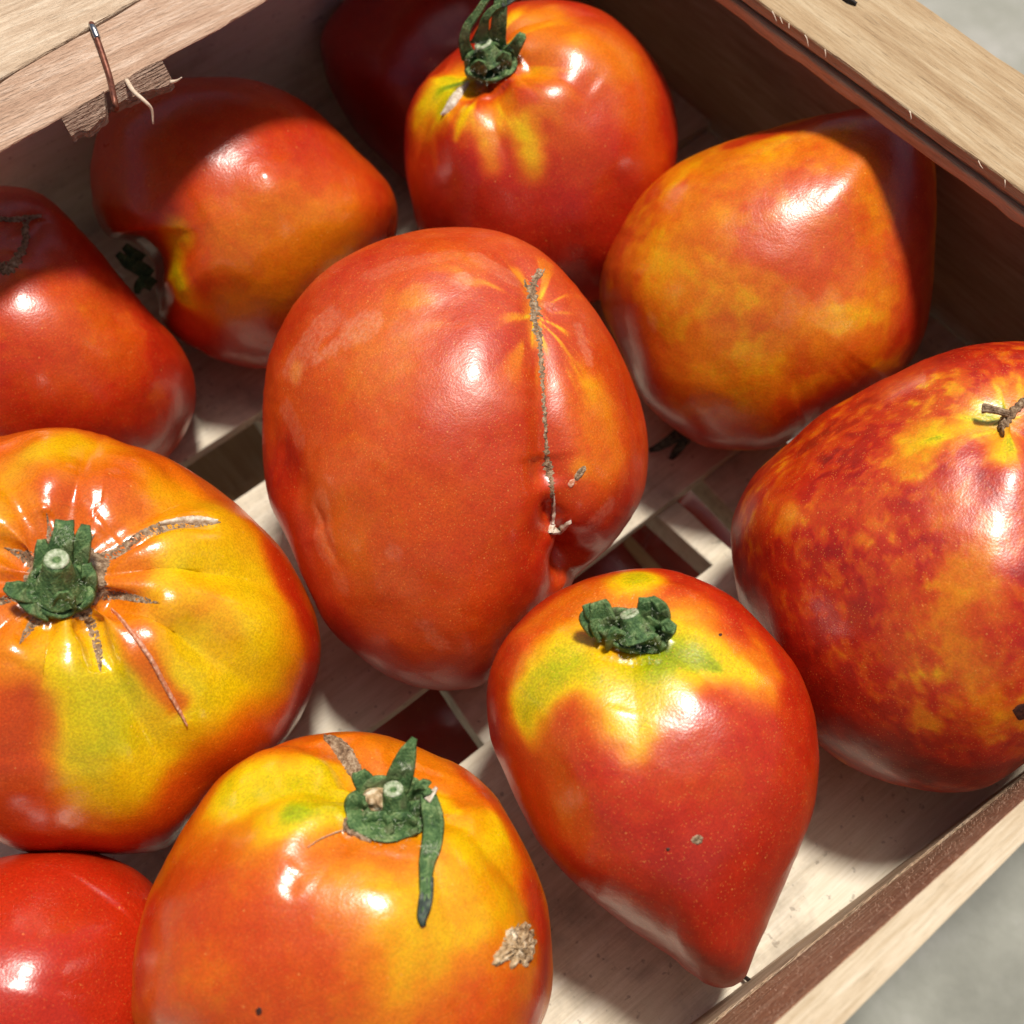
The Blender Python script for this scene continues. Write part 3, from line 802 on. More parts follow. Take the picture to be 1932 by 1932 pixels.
# --- T4: ribbed yellow tomato, left
star = (108, 1092)
T4 = tomato('ribbed yellow and orange tomato with its cut calyx in a star of cork cracks',
  [(0,825),(60,808),(130,806),(190,820),(240,840),(310,862),(380,900),(440,940),(490,985),(530,1030),(560,1080),(590,1140),(605,1210),(600,1270),(575,1340),(540,1400),(490,1450),(420,1500),(370,1550),(310,1600),(240,1611),(160,1613),(70,1612),(0,1590),(-80,1550),(-170,1480),(-240,1380),(-280,1260),(-280,1130),(-240,1000),(-170,900),(-80,845)],
  (165,1215), (112,1092), TM('ribbed', bloom=.05, rough=.20, coat=.7, mott=.06), .58, floor=.002, Dv=.78, dimple=(.13, .30), ribs=(10, .10, .66, 1.2),
  grooves=[([(180,1060),(250,1010),(330,982),(415,984)], .0022, .0042, .0012), ([(190,1125),(240,1130),(300,1137)], .003, .004, .001),
           ([(165,1165),(180,1210),(190,1268)], .0028, .004, .001), ([(70,1165),(55,1190),(35,1215)], .003, .003, .001),
           ([(90,1020),(85,990),(88,960)], .0025, .003, .001), ([(40,1120),(10,1130),(-30,1150)], .003, .004, .001),
           ([(60,1060),(20,1040),(-10,1020)], .003, .003, .0008), ([(215,1150),(260,1210),(310,1290),(352,1365)], .003, .0016, .0006),
           ([(150,1000),(190,920),(240,860)], .006, .0016, .0012), ([(200,990),(280,930),(350,890)], .007, .0018, .0016), ([(60,960),(30,880),(10,820)], .007, .0014, .002),
           ([(120,1220),(120,1330),(110,1450)], .008, .0010, .0004), ([(20,1240),(-30,1340),(-60,1420)], .008, .0014, .0008)],
  bumps=[([(88,1262)], .0065, .0021), ([(288,1195)], .0065, .0020), ([(325,1075)], .0065, .0019), ([(130,905)], .0065, .0018), ([(20,940)], .006, .0012), ([(0,1240)], .006, .0014), ([(215,985)], .004, .0008), ([(335,1140)], .004, .0009), ([(245,1240)], .003, .0005)],
  blobs=[([(165,1230)], .030, .50, .6), ([(330,1070),(430,1080),(480,1180),(430,1290),(370,1300)], .0165, .27, 1.), ([(440,990),(380,950),(320,930)], .009, .34, .8), ([(60,840),(150,835)], .010, .30, .8), ([(0,900),(-40,1000)], .010, .34, .8),
         ([(130,1290),(180,1380),(240,1450)], .0165, .24, 1.), ([(210,1330),(215,1400)], .008, .17, .7), ([(250,1480)], .008, .30, .8), ([(360,1210),(370,1290)], .008, .24, .8),
         ([(330,1330),(290,1280),(250,1200)], .0035, .58, .8), ([(530,1060),(590,1200),(580,1300)], .007, .80, .85),
         ([(470,1400),(370,1480),(330,1540)], .010, .66, .8), ([(560,1370),(460,1480),(330,1590),(200,1605),(60,1600)], .0095, .86, .9), ([(30,1330),(20,1450),(60,1540)], .008, .66, .85), ([(120,1000),(200,1010),(240,1070),(230,1120)], .007, .56, .7)],
  speck=.25, cork_ring=.0065, seed=4)
drape(T4, 'cork_scar', [[(150,1085,30),(190,1058,20),(220,1042,12),(262,1012,10),(310,992,12),(360,984,13),(395,984,9),(416,986,1)],
  [(140,1120,30),(185,1122,15),(225,1124,9),(265,1131,8),(301,1138,1)], [(140,1140,30),(165,1165,15),(178,1195,11),(186,1230,10),(190,1270,1)],
  [(90,1140,28),(72,1165,13),(52,1190,9),(36,1216,1)], [(60,1110,22),(20,1128,12),(-20,1140,6),(-50,1150,1)], [(70,1060,22),(35,1045,10),(8,1033,1)],
  [(100,1040,24),(94,1005,7),(88,968,1)], [(150,1040,18),(168,1020,6),(178,1010,1)]], M_CORK, lift=.0001, rough=.00022, seed=2, jag=.10, dome=0.)
patchdisc(T4, 'cork_scar', [(190,1043),(208,1062),(200,1092),(206,1120),(178,1146),(158,1162),(120,1156),(80,1154),(50,1128),(42,1095),(60,1062),(82,1035),(105,1022),(150,1024)], M_CORK, lift=.0005, rough=.0003, seed=7, cen=(118,1092))
drape(T4, 'pale_scar', [[(300,990,3),(340,982,6),(380,981,7),(410,985,2)]], M_PALE, lift=.0005, rough=.0002, seed=5, jag=.1)
drape(T4, 'pink_scar', [[(212,1150,2),(250,1195,5),(285,1245,5.5),(315,1300,5),(338,1340,4),(353,1367,1)]], M_PINKSCAR, lift=.0004, rough=.0002, seed=6, jag=.1)
c4 = cup(T4, (112,1112), 66, 52, 0, .0050, M_CAL, lobes=5, amp=.10, inner=.75, seed=1)
stalk(T4, c4, (112,1105,.0035), (107,1056,.0110), 38, 22)
for k, s in enumerate([[(112,1075,22,.004),(114,1040,18,.0075),(120,1005,15,.009),(122,980,13,.0085)], [(140,1080,20,.004),(150,1045,15,.007),(158,1010,11,.0085),(162,990,5,.008)],
          [(85,1085,18,.004),(84,1060,15,.006),(80,1035,10,.007),(78,1018,4,.007)], [(75,1115,20,.004),(50,1118,16,.006),(25,1112,12,.007),(8,1106,6,.006)],
          [(95,1145,24,.004),(60,1140,14,.0055),(35,1122,8,.005)], [(120,1150,20,.0055),(120,1130,16,.008),(119,1118,6,.009)], [(160,1110,18,.004),(168,1090,12,.0065),(163,1065,6,.007)]]):
    sepal(T4, s, M_CAL, parent=c4, seed=k, thick=.0007)
hairs(T4, [(112,1100,60,.008),(120,1010,20,.009)], 170, c4, seed=1)

# --- T1: big centre tomato with a long scar
T1 = tomato('largest tomato, orange red, in the middle, with a long corky seam',
  [(870,429),(940,438),(1010,470),(1065,515),(1120,580),(1165,650),(1195,720),(1215,790),(1222,850),(1215,920),(1195,970),(1160,1020),(1115,1062),(1085,1090),(1072,1115),(1040,1150),(1000,1195),(950,1250),(915,1290),(880,1302),(820,1302),(740,1280),(680,1240),(620,1180),(580,1110),(558,1060),(535,1005),(508,940),(496,860),(495,780),(502,700),(520,640),(560,570),(620,510),(700,465),(780,437)],
  (860,865), (1012,560), TM('centre', bloom=.8, rough=.34, coat=.3, mott=.12), .69, floor=.0, Dv=.86, dimple=(.02, .2),
  grooves=[([(1010,560),(1022,650),(1030,760),(1036,860),(1042,930)], .0045, .0016, .0030), ([(1036,860),(1044,940),(1052,1000),(1078,1040),(1085,1095)], .0062, .0024, .0065), ([(1046,960),(1052,1000),(1080,1030),(1086,1090)], .002, .0018, .0030),
           ([(1010,540),(980,500),(955,480)], .004, .0012, .0002), ([(1000,600),(960,700),(950,760)], .005, .0008, .0002), ([(1030,580),(1070,640),(1110,720)], .005, .0008, .0002),
           ([(520,860),(560,930),(590,1010)], .008, .0016, .0012), ([(590,960),(620,1040),(650,1080)], .0015, .0005, .0002)],
  bumps=[([(905,745)], .012, .0007), ([(1070,1020)], .0042, .0020), ([(1062,985)], .002, -.0012), ([(960,1010)], .012, .0006), ([(930,760)], .012, .0004)],
  blobs=[([(560,740),(700,900),(640,1000)], .020, .60, .8), ([(760,620),(700,680)], .014, .54, .7), ([(830,1100),(760,1200)], .018, .64, .7), ([(1130,760),(1150,880)], .010, .48, .8), ([(1080,720),(1100,800)], .007, .56, .7),
         ([(880,640),(960,600),(900,800)], .010, .72, .6), ([(540,880),(520,940),(560,1000)], .009, .82, .8), ([(600,1140),(720,1270),(860,1295),(930,1260)], .009, .84, .8), ([(1020,1090),(1060,1060)], .008, .74, .8), ([(530,640),(620,530),(740,455)], .007, .74, .7),
         ([(1010,555),(1016,640)], .0030, .34, .7),
         ([(975,510),(1000,540)], .0016, .3, .7), ([(900,500),(850,480)], .006, .48, .5), ([(790,570)], .004, .46, .5), ([(560,700)], .003, .40, .5), ([(1100,880)], .0030, .38, .6), ([(1130,1000),(1170,960)], .008, .76, .8)],
  speck=.55, seed=1, rays=[((1014,585), .0190, .42, 4.5, 3)], dust_sheen=[([(870,530)], .0030, .55), ([(820,568)], .0022, .35), ([(800,600),(760,620)], .0035, .18), ([(690,610),(660,625)], .0038, .38), ([(560,690),(620,600)], .004, .25), ([(700,520),(760,500),(850,480)], .0025, .13), ([(900,490),(960,520)], .003, .22), ([(560,830),(540,780)], .003, .20), ([(600,960),(610,1040)], .004, .25), ([(640,1100)], .003, .18), ([(1090,620),(1110,680)], .0018, .3), ([(740,1040)], .002, .2), ([(800,1180),(830,1220)], .002, .25), ([(1110,1010),(1150,960)], .0025, .3), ([(600,680),(640,650),(660,640)], .0016, .4)])
def zig(pts, w, step=1, seed=0): return pts
drape(T1, 'cork_scar', [[(1018,508,5),(1010,530,10),(1003,552,9),(1010,575,10),(1008,600,10),(1014,625,9),(1018,650,6),(1022,690,5.5),(1024,730,5),(1028,780,4.5),(1030,830,4.5),(1031,860,8),(1037,890,10),(1041,915,6),(1043,950,3.5),(1042,980,4),(1036,1004,3)],
  [(1010,548,5),(994,540,4),(990,528,1)], [(1012,528,5),(1024,516,4),(1027,508,2)], [(1012,590,6),(1024,598,1)]], M_CORK, lift=.0001, rough=.0003, jag=.55, seed=3, dome=.0001, cols=5)
drape(T1, 'pale_scar', [[(1036,1006,3),(1046,1003,6),(1058,998,6),(1070,988,4),(1078,981,1)], [(1045,930,1.5),(1046,965,2.5),(1040,995,4),(1036,1006,2)]], M_PALE, lift=.0006, rough=.0002, jag=.3, seed=4)
patchdisc(T1, 'cork_scar', [(1104,876),(1108,884),(1100,897),(1090,908),(1082,908),(1084,895),(1094,882)], M_CORK, lift=.0002, rings=4, n=24, rough=.0001, seed=9)
patchdisc(T1, 'pink_scar', [(1075,905),(1086,902),(1084,914),(1076,922),(1070,914)], M_PINKSCAR, lift=.0002, rings=4, n=20, rough=.0001, seed=10)

# --- T9: top middle
T9 = tomato('glossy yellow streaked tomato with an upright calyx near the top of the photo',
  [(1000,4),(1060,4),(1130,20),(1190,60),(1230,110),(1260,170),(1275,240),(1275,310),(1255,390),(1220,470),(1170,540),(1110,575),(1040,590),(950,580),(860,530),(800,450),(775,380),(762,310),(765,230),(785,170),(820,130),(870,85),(920,32),(960,10)],
  (1020,295), (918,135), TM('top', bloom=.1, rough=.27, coat=.4, mott=.08), .76, floor=.007, Dv=.88, dimple=(.10, .28), ribs=(6, .05, .6, 2.2),
  grooves=[([(935,165),(942,200),(948,240)], .0050, .0018, .0001), ([(975,140),(1020,120),(1080,130),(1130,170)], .005, .0022, .0004), ([(980,110),(1030,70),(1090,50)], .006, .0016, .0004), ([(900,160),(870,190),(845,225)], .0030, .0022, .0005), ([(880,120),(840,130)], .005, .0016, .0004)],
  bumps=[([(1050,180)], .007, .0013), ([(1085,140)], .006, .0010), ([(1130,250),(1160,290)], .008, .0006)],
  blobs=[([(1020,70),(1120,80),(1180,130)], .014, .46, .85), ([(980,40),(1050,30)], .006, .42, .7), ([(850,150),(830,200)], .0095, .16, .95), ([(800,200),(790,240)], .007, .40, .8), ([(920,220)], .009, .46, .7),
         ([(1050,200),(1000,200)], .009, .58, .6), ([(915,230),(928,310)], .0040, .40, .9), ([(985,235),(1008,320)], .0048, .33, .95), ([(950,190),(960,230)], .0045, .44, .8), ([(880,200),(860,260)], .0022, .40, .8), ([(815,230),(820,320)], .0025, .5, .6),
         ([(860,400),(1000,460),(1150,420)], .017, .84, .85), ([(790,310),(800,380)], .008, .76, .8), ([(1100,330)], .010, .72, .6), ([(1090,80)], .004, .38, .7), ([(1200,200),(1230,300)], .008, .60, .7), ([(1050,540)], .012, .9, .9)],
  speck=.3, cork_ring=.004, seed=9, rays=[((918,135), .030, .26, 4., 8)])
drape(T9, 'pale_scar', [[(884,158,2),(870,172,7),(856,190,9),(845,206,6),(836,218,1)]], M_PALE, lift=.0005, seed=11, jag=.1, rough=.0001)
c9 = cup(T9, (926,120), 50, 36, .25, .0070, M_CAL, lobes=6, amp=.10, inner=.7, seed=2, tilt=-3)
stalk(T9, c9, (925,112,.0055), (912,84,.0075), 22, 17)
for k, s in enumerate([[(885,110,12,.005),(876,80,8,.008),(882,50,6,.010),(900,25,5,.011),(918,-2,4,.012),(935,-14,2,.012)], [(905,85,15,.006),(912,55,8,.009),(916,35,5,.011),(930,18,4,.012),(945,8,2,.012)],
          [(935,85,17,.006),(940,55,12,.009),(943,25,11,.011),(945,-5,9,.012),(948,-30,6,.012)], [(960,105,14,.006),(974,85,9,.009),(984,68,7,.010),(986,62,4,.009)],
          [(900,140,15,.006),(905,125,12,.009),(908,116,5,.010)], [(945,135,15,.006),(950,115,13,.009),(956,100,6,.010)], [(945,8,5,.0115),(960,2,4,.012),(975,-6,2,.012)]]):
    sepal(T9, s, M_CAL if k < 6 else M_CALD, parent=c9, seed=k + 20, thick=.0006)
hairs(T9, [(926,115,45,.009)], 120, c9, seed=2)

# --- T10: right, heart shaped, tip under the rail
T10 = tomato('mottled orange tomato with its pointed end tucked under the pale end rail',
  [(1205,375),(1265,318),(1330,282),(1400,255),(1480,235),(1560,216),(1630,203),(1685,196),(1725,210),(1750,250),(1762,320),(1765,420),(1758,540),(1742,640),(1700,710),(1650,740),(1580,775),(1520,812),(1460,845),(1390,850),(1320,840),(1260,803),(1215,758),(1180,685),(1150,620),(1132,560),(1138,500),(1165,440)],
  (1450,540), (1270,720), TM('right', bloom=.35, rough=.27, coat=.45, mott=.16), .54, Dv=.9, heart=(.16, .10, 2.0), dimple=(.05, .3), axis=(-.58, -.81, .05), bumps=[([(1470,500),(1540,410),(1590,350)], .0110, .0011)],
  blobs=[([(1330,690),(1400,720)], .012, .40, .7), ([(1300,400),(1450,300)], .012, .50, .7), ([(1560,430),(1650,500)], .010, .56, .7), ([(1690,250),(1730,400),(1730,600)], .010, .80, .85), ([(1180,660),(1230,760),(1330,830),(1450,840)], .009, .82, .85), ([(1500,780),(1650,730)], .008, .76, .8),
         ([(1400,265),(1560,225),(1680,195)], .006, .78, .85), ([(1280,550),(1320,560)], .010, .46, .6), ([(1500,620)], .010, .50, .6), ([(1360,400)], .004, .36, .6), ([(1300,420)], .004, .40, .5), ([(1470,690)], .004, .36, .5), ([(1180,560),(1170,500)], .008, .64, .7)],
  patch=[(95, .02, -.12, 60), (40, .0, .10, 61)], speck=.35, seed=10, dust_sheen=[([(1230,610)], .0025, .3), ([(1560,590)], .005, .14), ([(1180,720)], .0015, .25), ([(1500,560),(1480,600)], .003, .14)])  # the wide faint dust spot is a pinkish reflection put into the skin colour
sepal(T10, [(1290,810,10,-.012),(1265,830,9,-.012),(1240,845,6,-.014),(1225,850,3,-.014)], M_CALD, seed=31)
sepal(T10, [(1300,815,10,-.012),(1285,840,8,-.014),(1270,860,5,-.016),(1262,874,2,-.016)], M_CALD, seed=32)
# --- T11: far right, red with orange flecks
T11 = tomato('deep red tomato flecked with orange and a dried stem scar at the right edge',
  [(1932,645),(1850,648),(1780,665),(1700,700),(1620,740),(1540,790),(1470,850),(1420,900),(1390,960),(1382,1020),(1392,1110),(1410,1180),(1440,1260),(1485,1330),(1530,1390),(1580,1432),(1640,1462),(1710,1486),(1800,1497),(1870,1482),(1932,1442),(2020,1380),(2120,1280),(2180,1150),(2190,1000),(2150,850),(2080,730),(2000,665)],
  (1790,1080), (1905,785), TM('speckled', bloom=.3, rough=.30, coat=.35, mott=.20), .82, Dv=.85, dimple=(.03, .2), floor=.001,
  grooves=[([(1905,790),(1780,800),(1700,850)], .006, .0008, .0002), ([(1905,800),(1850,900),(1820,1000)], .005, .0008, .0002)],
  bumps=[([(1900,1120),(1920,1300)], .010, .0012)],
  blobs=[([(1890,790),(1810,805),(1740,830)], .0050, .30, .85), ([(1725,830),(1715,870)], .0060, .29, .7), ([(1890,830),(1890,850)], .0045, .30, .9), ([(1930,740),(1880,770)], .006, .36, .7),
                  ([(1640,960),(1560,940)], .005, .60, .6), ([(1480,970)], .0045, .42, .8), ([(1800,940),(1780,970)], .005, .48, .8), ([(1870,1000),(1840,1080),(1870,1130)], .0055, .42, .8), ([(1790,1180),(1820,1250),(1850,1300)], .0055, .46, .75), ([(1700,1130),(1720,1180)], .006, .56, .6), ([(1800,1080),(1790,1140)], .004, .46, .7), ([(1640,1220),(1700,1240)], .004, .58, .5), ([(1880,1180),(1900,1260)], .006, .62, .5),
         ([(1860,1370),(1930,1340)], .006, .54, .6), ([(1420,1130),(1560,1330),(1720,1440),(1850,1450)], .009, .90, .8), ([(1650,700),(1800,670)], .007, .90, .7), ([(1500,900),(1450,960)], .006, .62, .6)],
  patch=[(420, .0, -.17, 70), (170, .0, -.13, 71), (60, .0, -.08, 73)], speck=.6, seed=11, rays=[((1905,800), .0200, .26, 5., 5)])
drape(T11, 'cork_scar', [[(1885,815,3),(1893,800,10),(1905,785,11),(1920,770,9),(1938,755,9),(1955,745,3)], [(1893,795,7),(1888,812,5),(1893,826,1)]], M_CORK, lift=.0006, rough=.0006, seed=12, jag=.4, dome=.001)
sepal(T11, [(1905,782,4,.002),(1885,776,3.5,.004),(1865,771,4.5,.005),(1852,770,6,.0048)], M_CORK, seed=33, name='dried_style', thick=.0008)
patchdisc(T11, 'blemish', [(1905,1340),(1925,1325),(1950,1330),(1945,1355),(1920,1362)], M_SPOT, lift=.0001, rings=4, n=20, rough=.00008, seed=19)
# --- T6: left, shadowed top
T6 = tomato('red orange tomato at the left edge with a corky hollow, half in shadow',
  [(0,352),(60,360),(110,388),(150,430),(190,480),(230,530),(280,590),(330,640),(360,690),(371,740),(362,790),(335,840),(290,880),(200,905),(100,915),(-50,905),(-150,850),(-210,750),(-220,620),(-180,500),(-110,410),(-50,362)],
  (75,640), (8,455), TM('leftside', bloom=.15, rough=.27, coat=.5, mott=.12), .74, Dv=.9, dimple=(.16, .34),
  grooves=[([(75,410),(60,440),(30,480)], .003, .001, .0005)],
  blobs=[([(200,640),(160,600)], .014, .55, .8), ([(120,740)], .010, .60, .6), ([(300,660),(350,750),(330,830)], .007, .80, .8), ([(120,800),(250,850)], .010, .78, .8), ([(40,400),(120,450)], .010, .84, .7), ([(60,640)], .012, .68, .5)],
  patch=[(110, .15, -.10, 80)], speck=.35, seed=6)
drape(T6, 'cork_scar', [[(-20,412,3),(20,415,4),(50,412,5),(78,408,2)], [(62,410,3),(48,425,6),(50,450,7),(44,470,8),(30,492,10),(12,508,12),(-10,500,10)]], M_CORK, lift=.0004, rough=.0004, seed=13, jag=.5)
# --- T7: upper left
T7 = tomato('orange tomato with a green yellow fold just below the staple in the rail',
  [(350,148),(430,145),(500,160),(570,195),(640,250),(700,310),(735,350),(750,390),(748,440),(725,500),(690,560),(640,620),(590,665),(540,688),(490,693),(440,686),(380,660),(330,630),(303,595),(293,545),(285,500),(250,462),(205,445),(180,400),(167,330),(172,290),(190,230),(230,190),(290,160)],
  (470,420), (300,505), TM('upper', bloom=.15, rough=.24, coat=.5, mott=.12), .66, Dv=.92, axis=(-.93, -.28, .12), dimple=(.16, .4),
  grooves=[([(270,480),(330,440),(390,400)], .007, .0035, .0003), ([(285,540),(330,590),(400,620)], .006, .002, .0003)],
  bumps=[([(510,350)], .007, .0016), ([(498,335)], .0015, .0003)],
  blobs=[([(470,480),(620,420)], .018, .48, .85), ([(330,520),(345,560)], .0060, .16, .9), ([(320,470),(330,440)], .005, .28, .8), ([(400,590),(520,570)], .007, .38, .7), ([(230,300),(200,380)], .009, .66, .8), ([(400,230),(560,250)], .016, .74, .8), ([(350,640),(480,680),(600,650)], .009, .84, .9), ([(720,360),(735,440)], .007, .74, .8), ([(640,500)], .006, .34, .4)],
  speck=.3, seed=7)
for k, s in enumerate([[(285,520,10,.0),(262,505,12,.002),(240,495,9,.004),(222,478,4,.005)], [(290,540,10,.0),(275,530,10,.002),(262,540,7,.003),(258,555,3,.002)], [(270,490,9,.0),(250,478,9,.002),(235,465,5,.003)]]):
    sepal(T7, s, M_CAL, seed=40 + k)
# --- T8: dark back one
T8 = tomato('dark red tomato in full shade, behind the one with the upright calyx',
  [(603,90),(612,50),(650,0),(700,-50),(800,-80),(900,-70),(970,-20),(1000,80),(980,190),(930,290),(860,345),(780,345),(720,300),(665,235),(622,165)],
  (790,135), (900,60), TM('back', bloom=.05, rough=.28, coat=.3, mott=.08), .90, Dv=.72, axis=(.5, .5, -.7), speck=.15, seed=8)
# --- T5: lower left red
T5 = tomato('plain bright red tomato in the lower left corner, below the ribbed yellow one',
  [(-100,1650),(0,1618),(80,1608),(170,1612),(250,1640),(305,1700),(335,1800),(330,1920),(290,2030),(200,2110),(90,2150),(-50,2130),(-150,2050),(-210,1930),(-200,1790),(-160,1700)],
  (60,1870), (-60,1980), TM('corner', bloom=.05, rough=.25, coat=.5, mott=.05), .80, Dv=.88, axis=(-.6, -.5, -.6), speck=.3, seed=5, bumps=[([(75,1830)], .010, .0007), ([(150,1720)], .012, -.0006)], grooves=[([(200,1680),(120,1760),(80,1880)], .012, .0008, .0004)],
  blobs=[([(60,1750)], .012, .74, .6)])
# --- T3: bottom yellow
T3 = tomato('yellow orange tomato with one long sepal hanging from its calyx and a tan scab',
  [(640,1379),(700,1381),(760,1400),(830,1430),(880,1455),(930,1500),(970,1560),(1005,1630),(1030,1700),(1045,1790),(1042,1870),(1020,1940),(980,2010),(900,2080),(780,2130),(650,2140),(500,2110),(380,2050),(300,1990),(250,1932),(247,1860),(255,1780),(275,1700),(300,1640),(340,1570),(390,1500),(440,1450),(510,1410),(570,1388)],
  (650,1745), (735,1525), TM('bottom', bloom=.10, rough=.24, coat=.5, mott=.12), .52, Dv=.88, dimple=(.13, .30), ribs=(7, .04, .65, .4),
  grooves=[([(690,1470),(665,1420),(625,1388)], .0045, .0042, .0030), ([(655,1500),(620,1460),(540,1450),(450,1490)], .0065, .0032, .0008), ([(660,1560),(600,1590),(550,1640)], .004, .0026, .0003), ([(560,1650),(540,1690)], .002, .0006, .0003), ([(820,1520),(880,1500),(940,1530)], .006, .0018, .0004), ([(740,1610),(735,1680)], .006, .0012, .0003), ([(800,1440),(790,1480)], .006, .0016, .0012)],
  bumps=[([(600,1700),(680,1720)], .008, .0009), ([(755,1730)], .006, .0007), ([(640,1530)], .004, .0006)],
  blobs=[([(800,1640),(920,1690),(860,1780)], .016, .33, .9), ([(700,1800),(760,1850)], .012, .30, .85), ([(450,1490),(560,1470),(620,1490)], .0105, .23, .95), ([(600,1540),(490,1600),(430,1700)], .0070, .20, .9), ([(640,1440),(610,1430)], .004, .12, .7), ([(560,1530)], .004, .10, .4),
         ([(640,1640),(700,1650)], .009, .34, .7), ([(380,1620),(480,1650)], .008, .60, .7), ([(330,1700),(400,1760),(520,1790)], .012, .68, .85), ([(300,1900),(560,1900),(600,1850)], .014, .64, .8), ([(380,1830)], .008, .52, .6), ([(640,1600),(560,1620)], .006, .56, .7), ([(750,1610),(700,1600)], .006, .54, .7),
         ([(720,1420),(850,1460)], .010, .46, .8), ([(870,1535),(950,1560)], .008, .24, .85), ([(880,1600)], .005, .16, .5), ([(545,1530)], .003, .05, .6), ([(870,1510)], .008, .50, .5), ([(890,1450),(960,1520),(1000,1600)], .004, .62, .8), ([(1010,1680),(1035,1800),(1010,1930)], .006, .78, .9), ([(940,1880),(820,1950)], .010, .62, .8), ([(280,1720),(262,1850)], .005, .76, .8), ([(830,1500),(860,1520)], .003, .2, .7)],
  speck=.4, speck_stem=.3, cork_ring=.005, seed=3)
drape(T3, 'cork_scar', [[(612,1393,4),(634,1402,14),(650,1420,17),(662,1440,16),(672,1460,14),(680,1478,8)]], M_CORK, lift=.0004, seed=14, jag=.1, rough=.0004)
drape(T3, 'cork_scar', [[(655,1566,2.0),(630,1572,1.6),(600,1586,1.4),(580,1600,.8)]], M_PALE, lift=.0002, seed=24, jag=.5, rough=.0001)
patchdisc(T3, 'scab', [(968,1742),(990,1738),(1006,1755),(1010,1785),(1002,1815),(990,1825),(978,1818),(965,1828),(955,1815),(930,1826),(928,1808),(945,1780),(955,1755)], M_PAPER, lift=.0003, rings=8, n=60, rough=.0006, seed=15, jag=.12, dome=.0003)
drape(T3, 'cork_scar', [[(650,1545,2),(655,1565,5),(680,1580,4),(700,1590,1)]], M_CORK, lift=.0004, seed=16, jag=.3)
patchdisc(T3, 'blemish', [(480,1905),(488,1898),(496,1904),(494,1916),(484,1918)], M_SPOT, lift=.0001, rings=3, n=16, rough=.00005, seed=20)
c3 = cup(T3, (735,1530), 82, 60, .1, .0060, M_CAL, lobes=7, amp=.10, inner=.66, seed=3, tilt=-8)
stalk(T3, c3, (745,1525,.005), (742,1490,.0090), 25, 19)
for k, s in enumerate([[(745,1490,22,.004),(758,1455,19,.008),(768,1425,13,.010),(776,1405,6,.011),(782,1392,2,.011)], [(700,1500,20,.004),(690,1480,16,.006),(680,1465,13,.007),(676,1455,8,.007)],
          [(780,1520,18,.004),(795,1500,16,.007),(800,1488,15,.009),(806,1490,12,.009)], [(806,1495,10,.0085),(812,1520,14,.0090),(818,1550,16,.0085),(815,1590,15,.007),(806,1625,11,.006),(803,1660,8,.0055),(803,1690,8,.005),(799,1715,7,.0045),(795,1732,4,.004),(798,1745,1,.004)],
          [(680,1545,20,.004),(672,1520,17,.008),(676,1500,9,.009)], [(715,1575,24,.004),(712,1550,24,.008),(712,1532,12,.0085)], [(760,1575,24,.004),(758,1550,24,.008),(758,1534,12,.0085)], [(792,1555,22,.004),(795,1530,18,.007),(796,1512,9,.008)]]):
    sepal(T3, s, M_CAL, parent=c3, seed=k + 50, thick=.0007, cup=.45)
sepal(T3, [(806,1510,5,.009),(815,1498,4,.009),(824,1484,1,.009)], M_PALE, parent=c3, seed=71, name='dried_tip')
def crumple(T, cpx, rx, ry, l0, h, mat, parent, seed):
    n = 26; V = []; Fc = []
    for i in range(n):
        for j in range(n):
            x = i / (n - 1) * 2 - 1; y = j / (n - 1) * 2 - 1; r_ = min(1, math.hypot(x, y)); 
            V.append(Q3(T, cpx[0] + x * rx, cpx[1] + y * ry, l0 + h * (1 - r_ * r_)))
    V = np.array(V); nz = 1 - np.abs(fbm(V * [1, 1, 1], 330, seed, 3)) * 2; v = -ray(*proj(T.pole)); V = V + nz[:, None] * v * .0013
    for i in range(n - 1):
        for j in range(n - 1):
            a = i * n + j
            if math.hypot((i + .5) / (n - 1) * 2 - 1, (j + .5) / (n - 1) * 2 - 1) < 1: Fc.append((a, a + 1, a + n + 1, a + n))
    o = mesh_obj('dried_flesh', V, Fc, mat, None, origin=V.mean(0)); o.parent = parent; o.location = V.mean(0) - np.array(parent['_o'])
crumple(T3, (710,1512), 34, 28, .0035, .0040, M_PAPER, c3, 5)
sepal(T3, [(805,1655,8.5,.0065),(804,1690,8.5,.006),(800,1715,7.5,.0055),(796,1733,4.5,.005),(799,1748,1,.0045)], M_CALD, parent=c3, seed=72, thick=.0007, cup=.5)
hairs(T3, [(735,1560,50,.009),(800,1530,30,.008),(812,1600,18,.0085),(770,1440,15,.009)], 260, c3, seed=3)

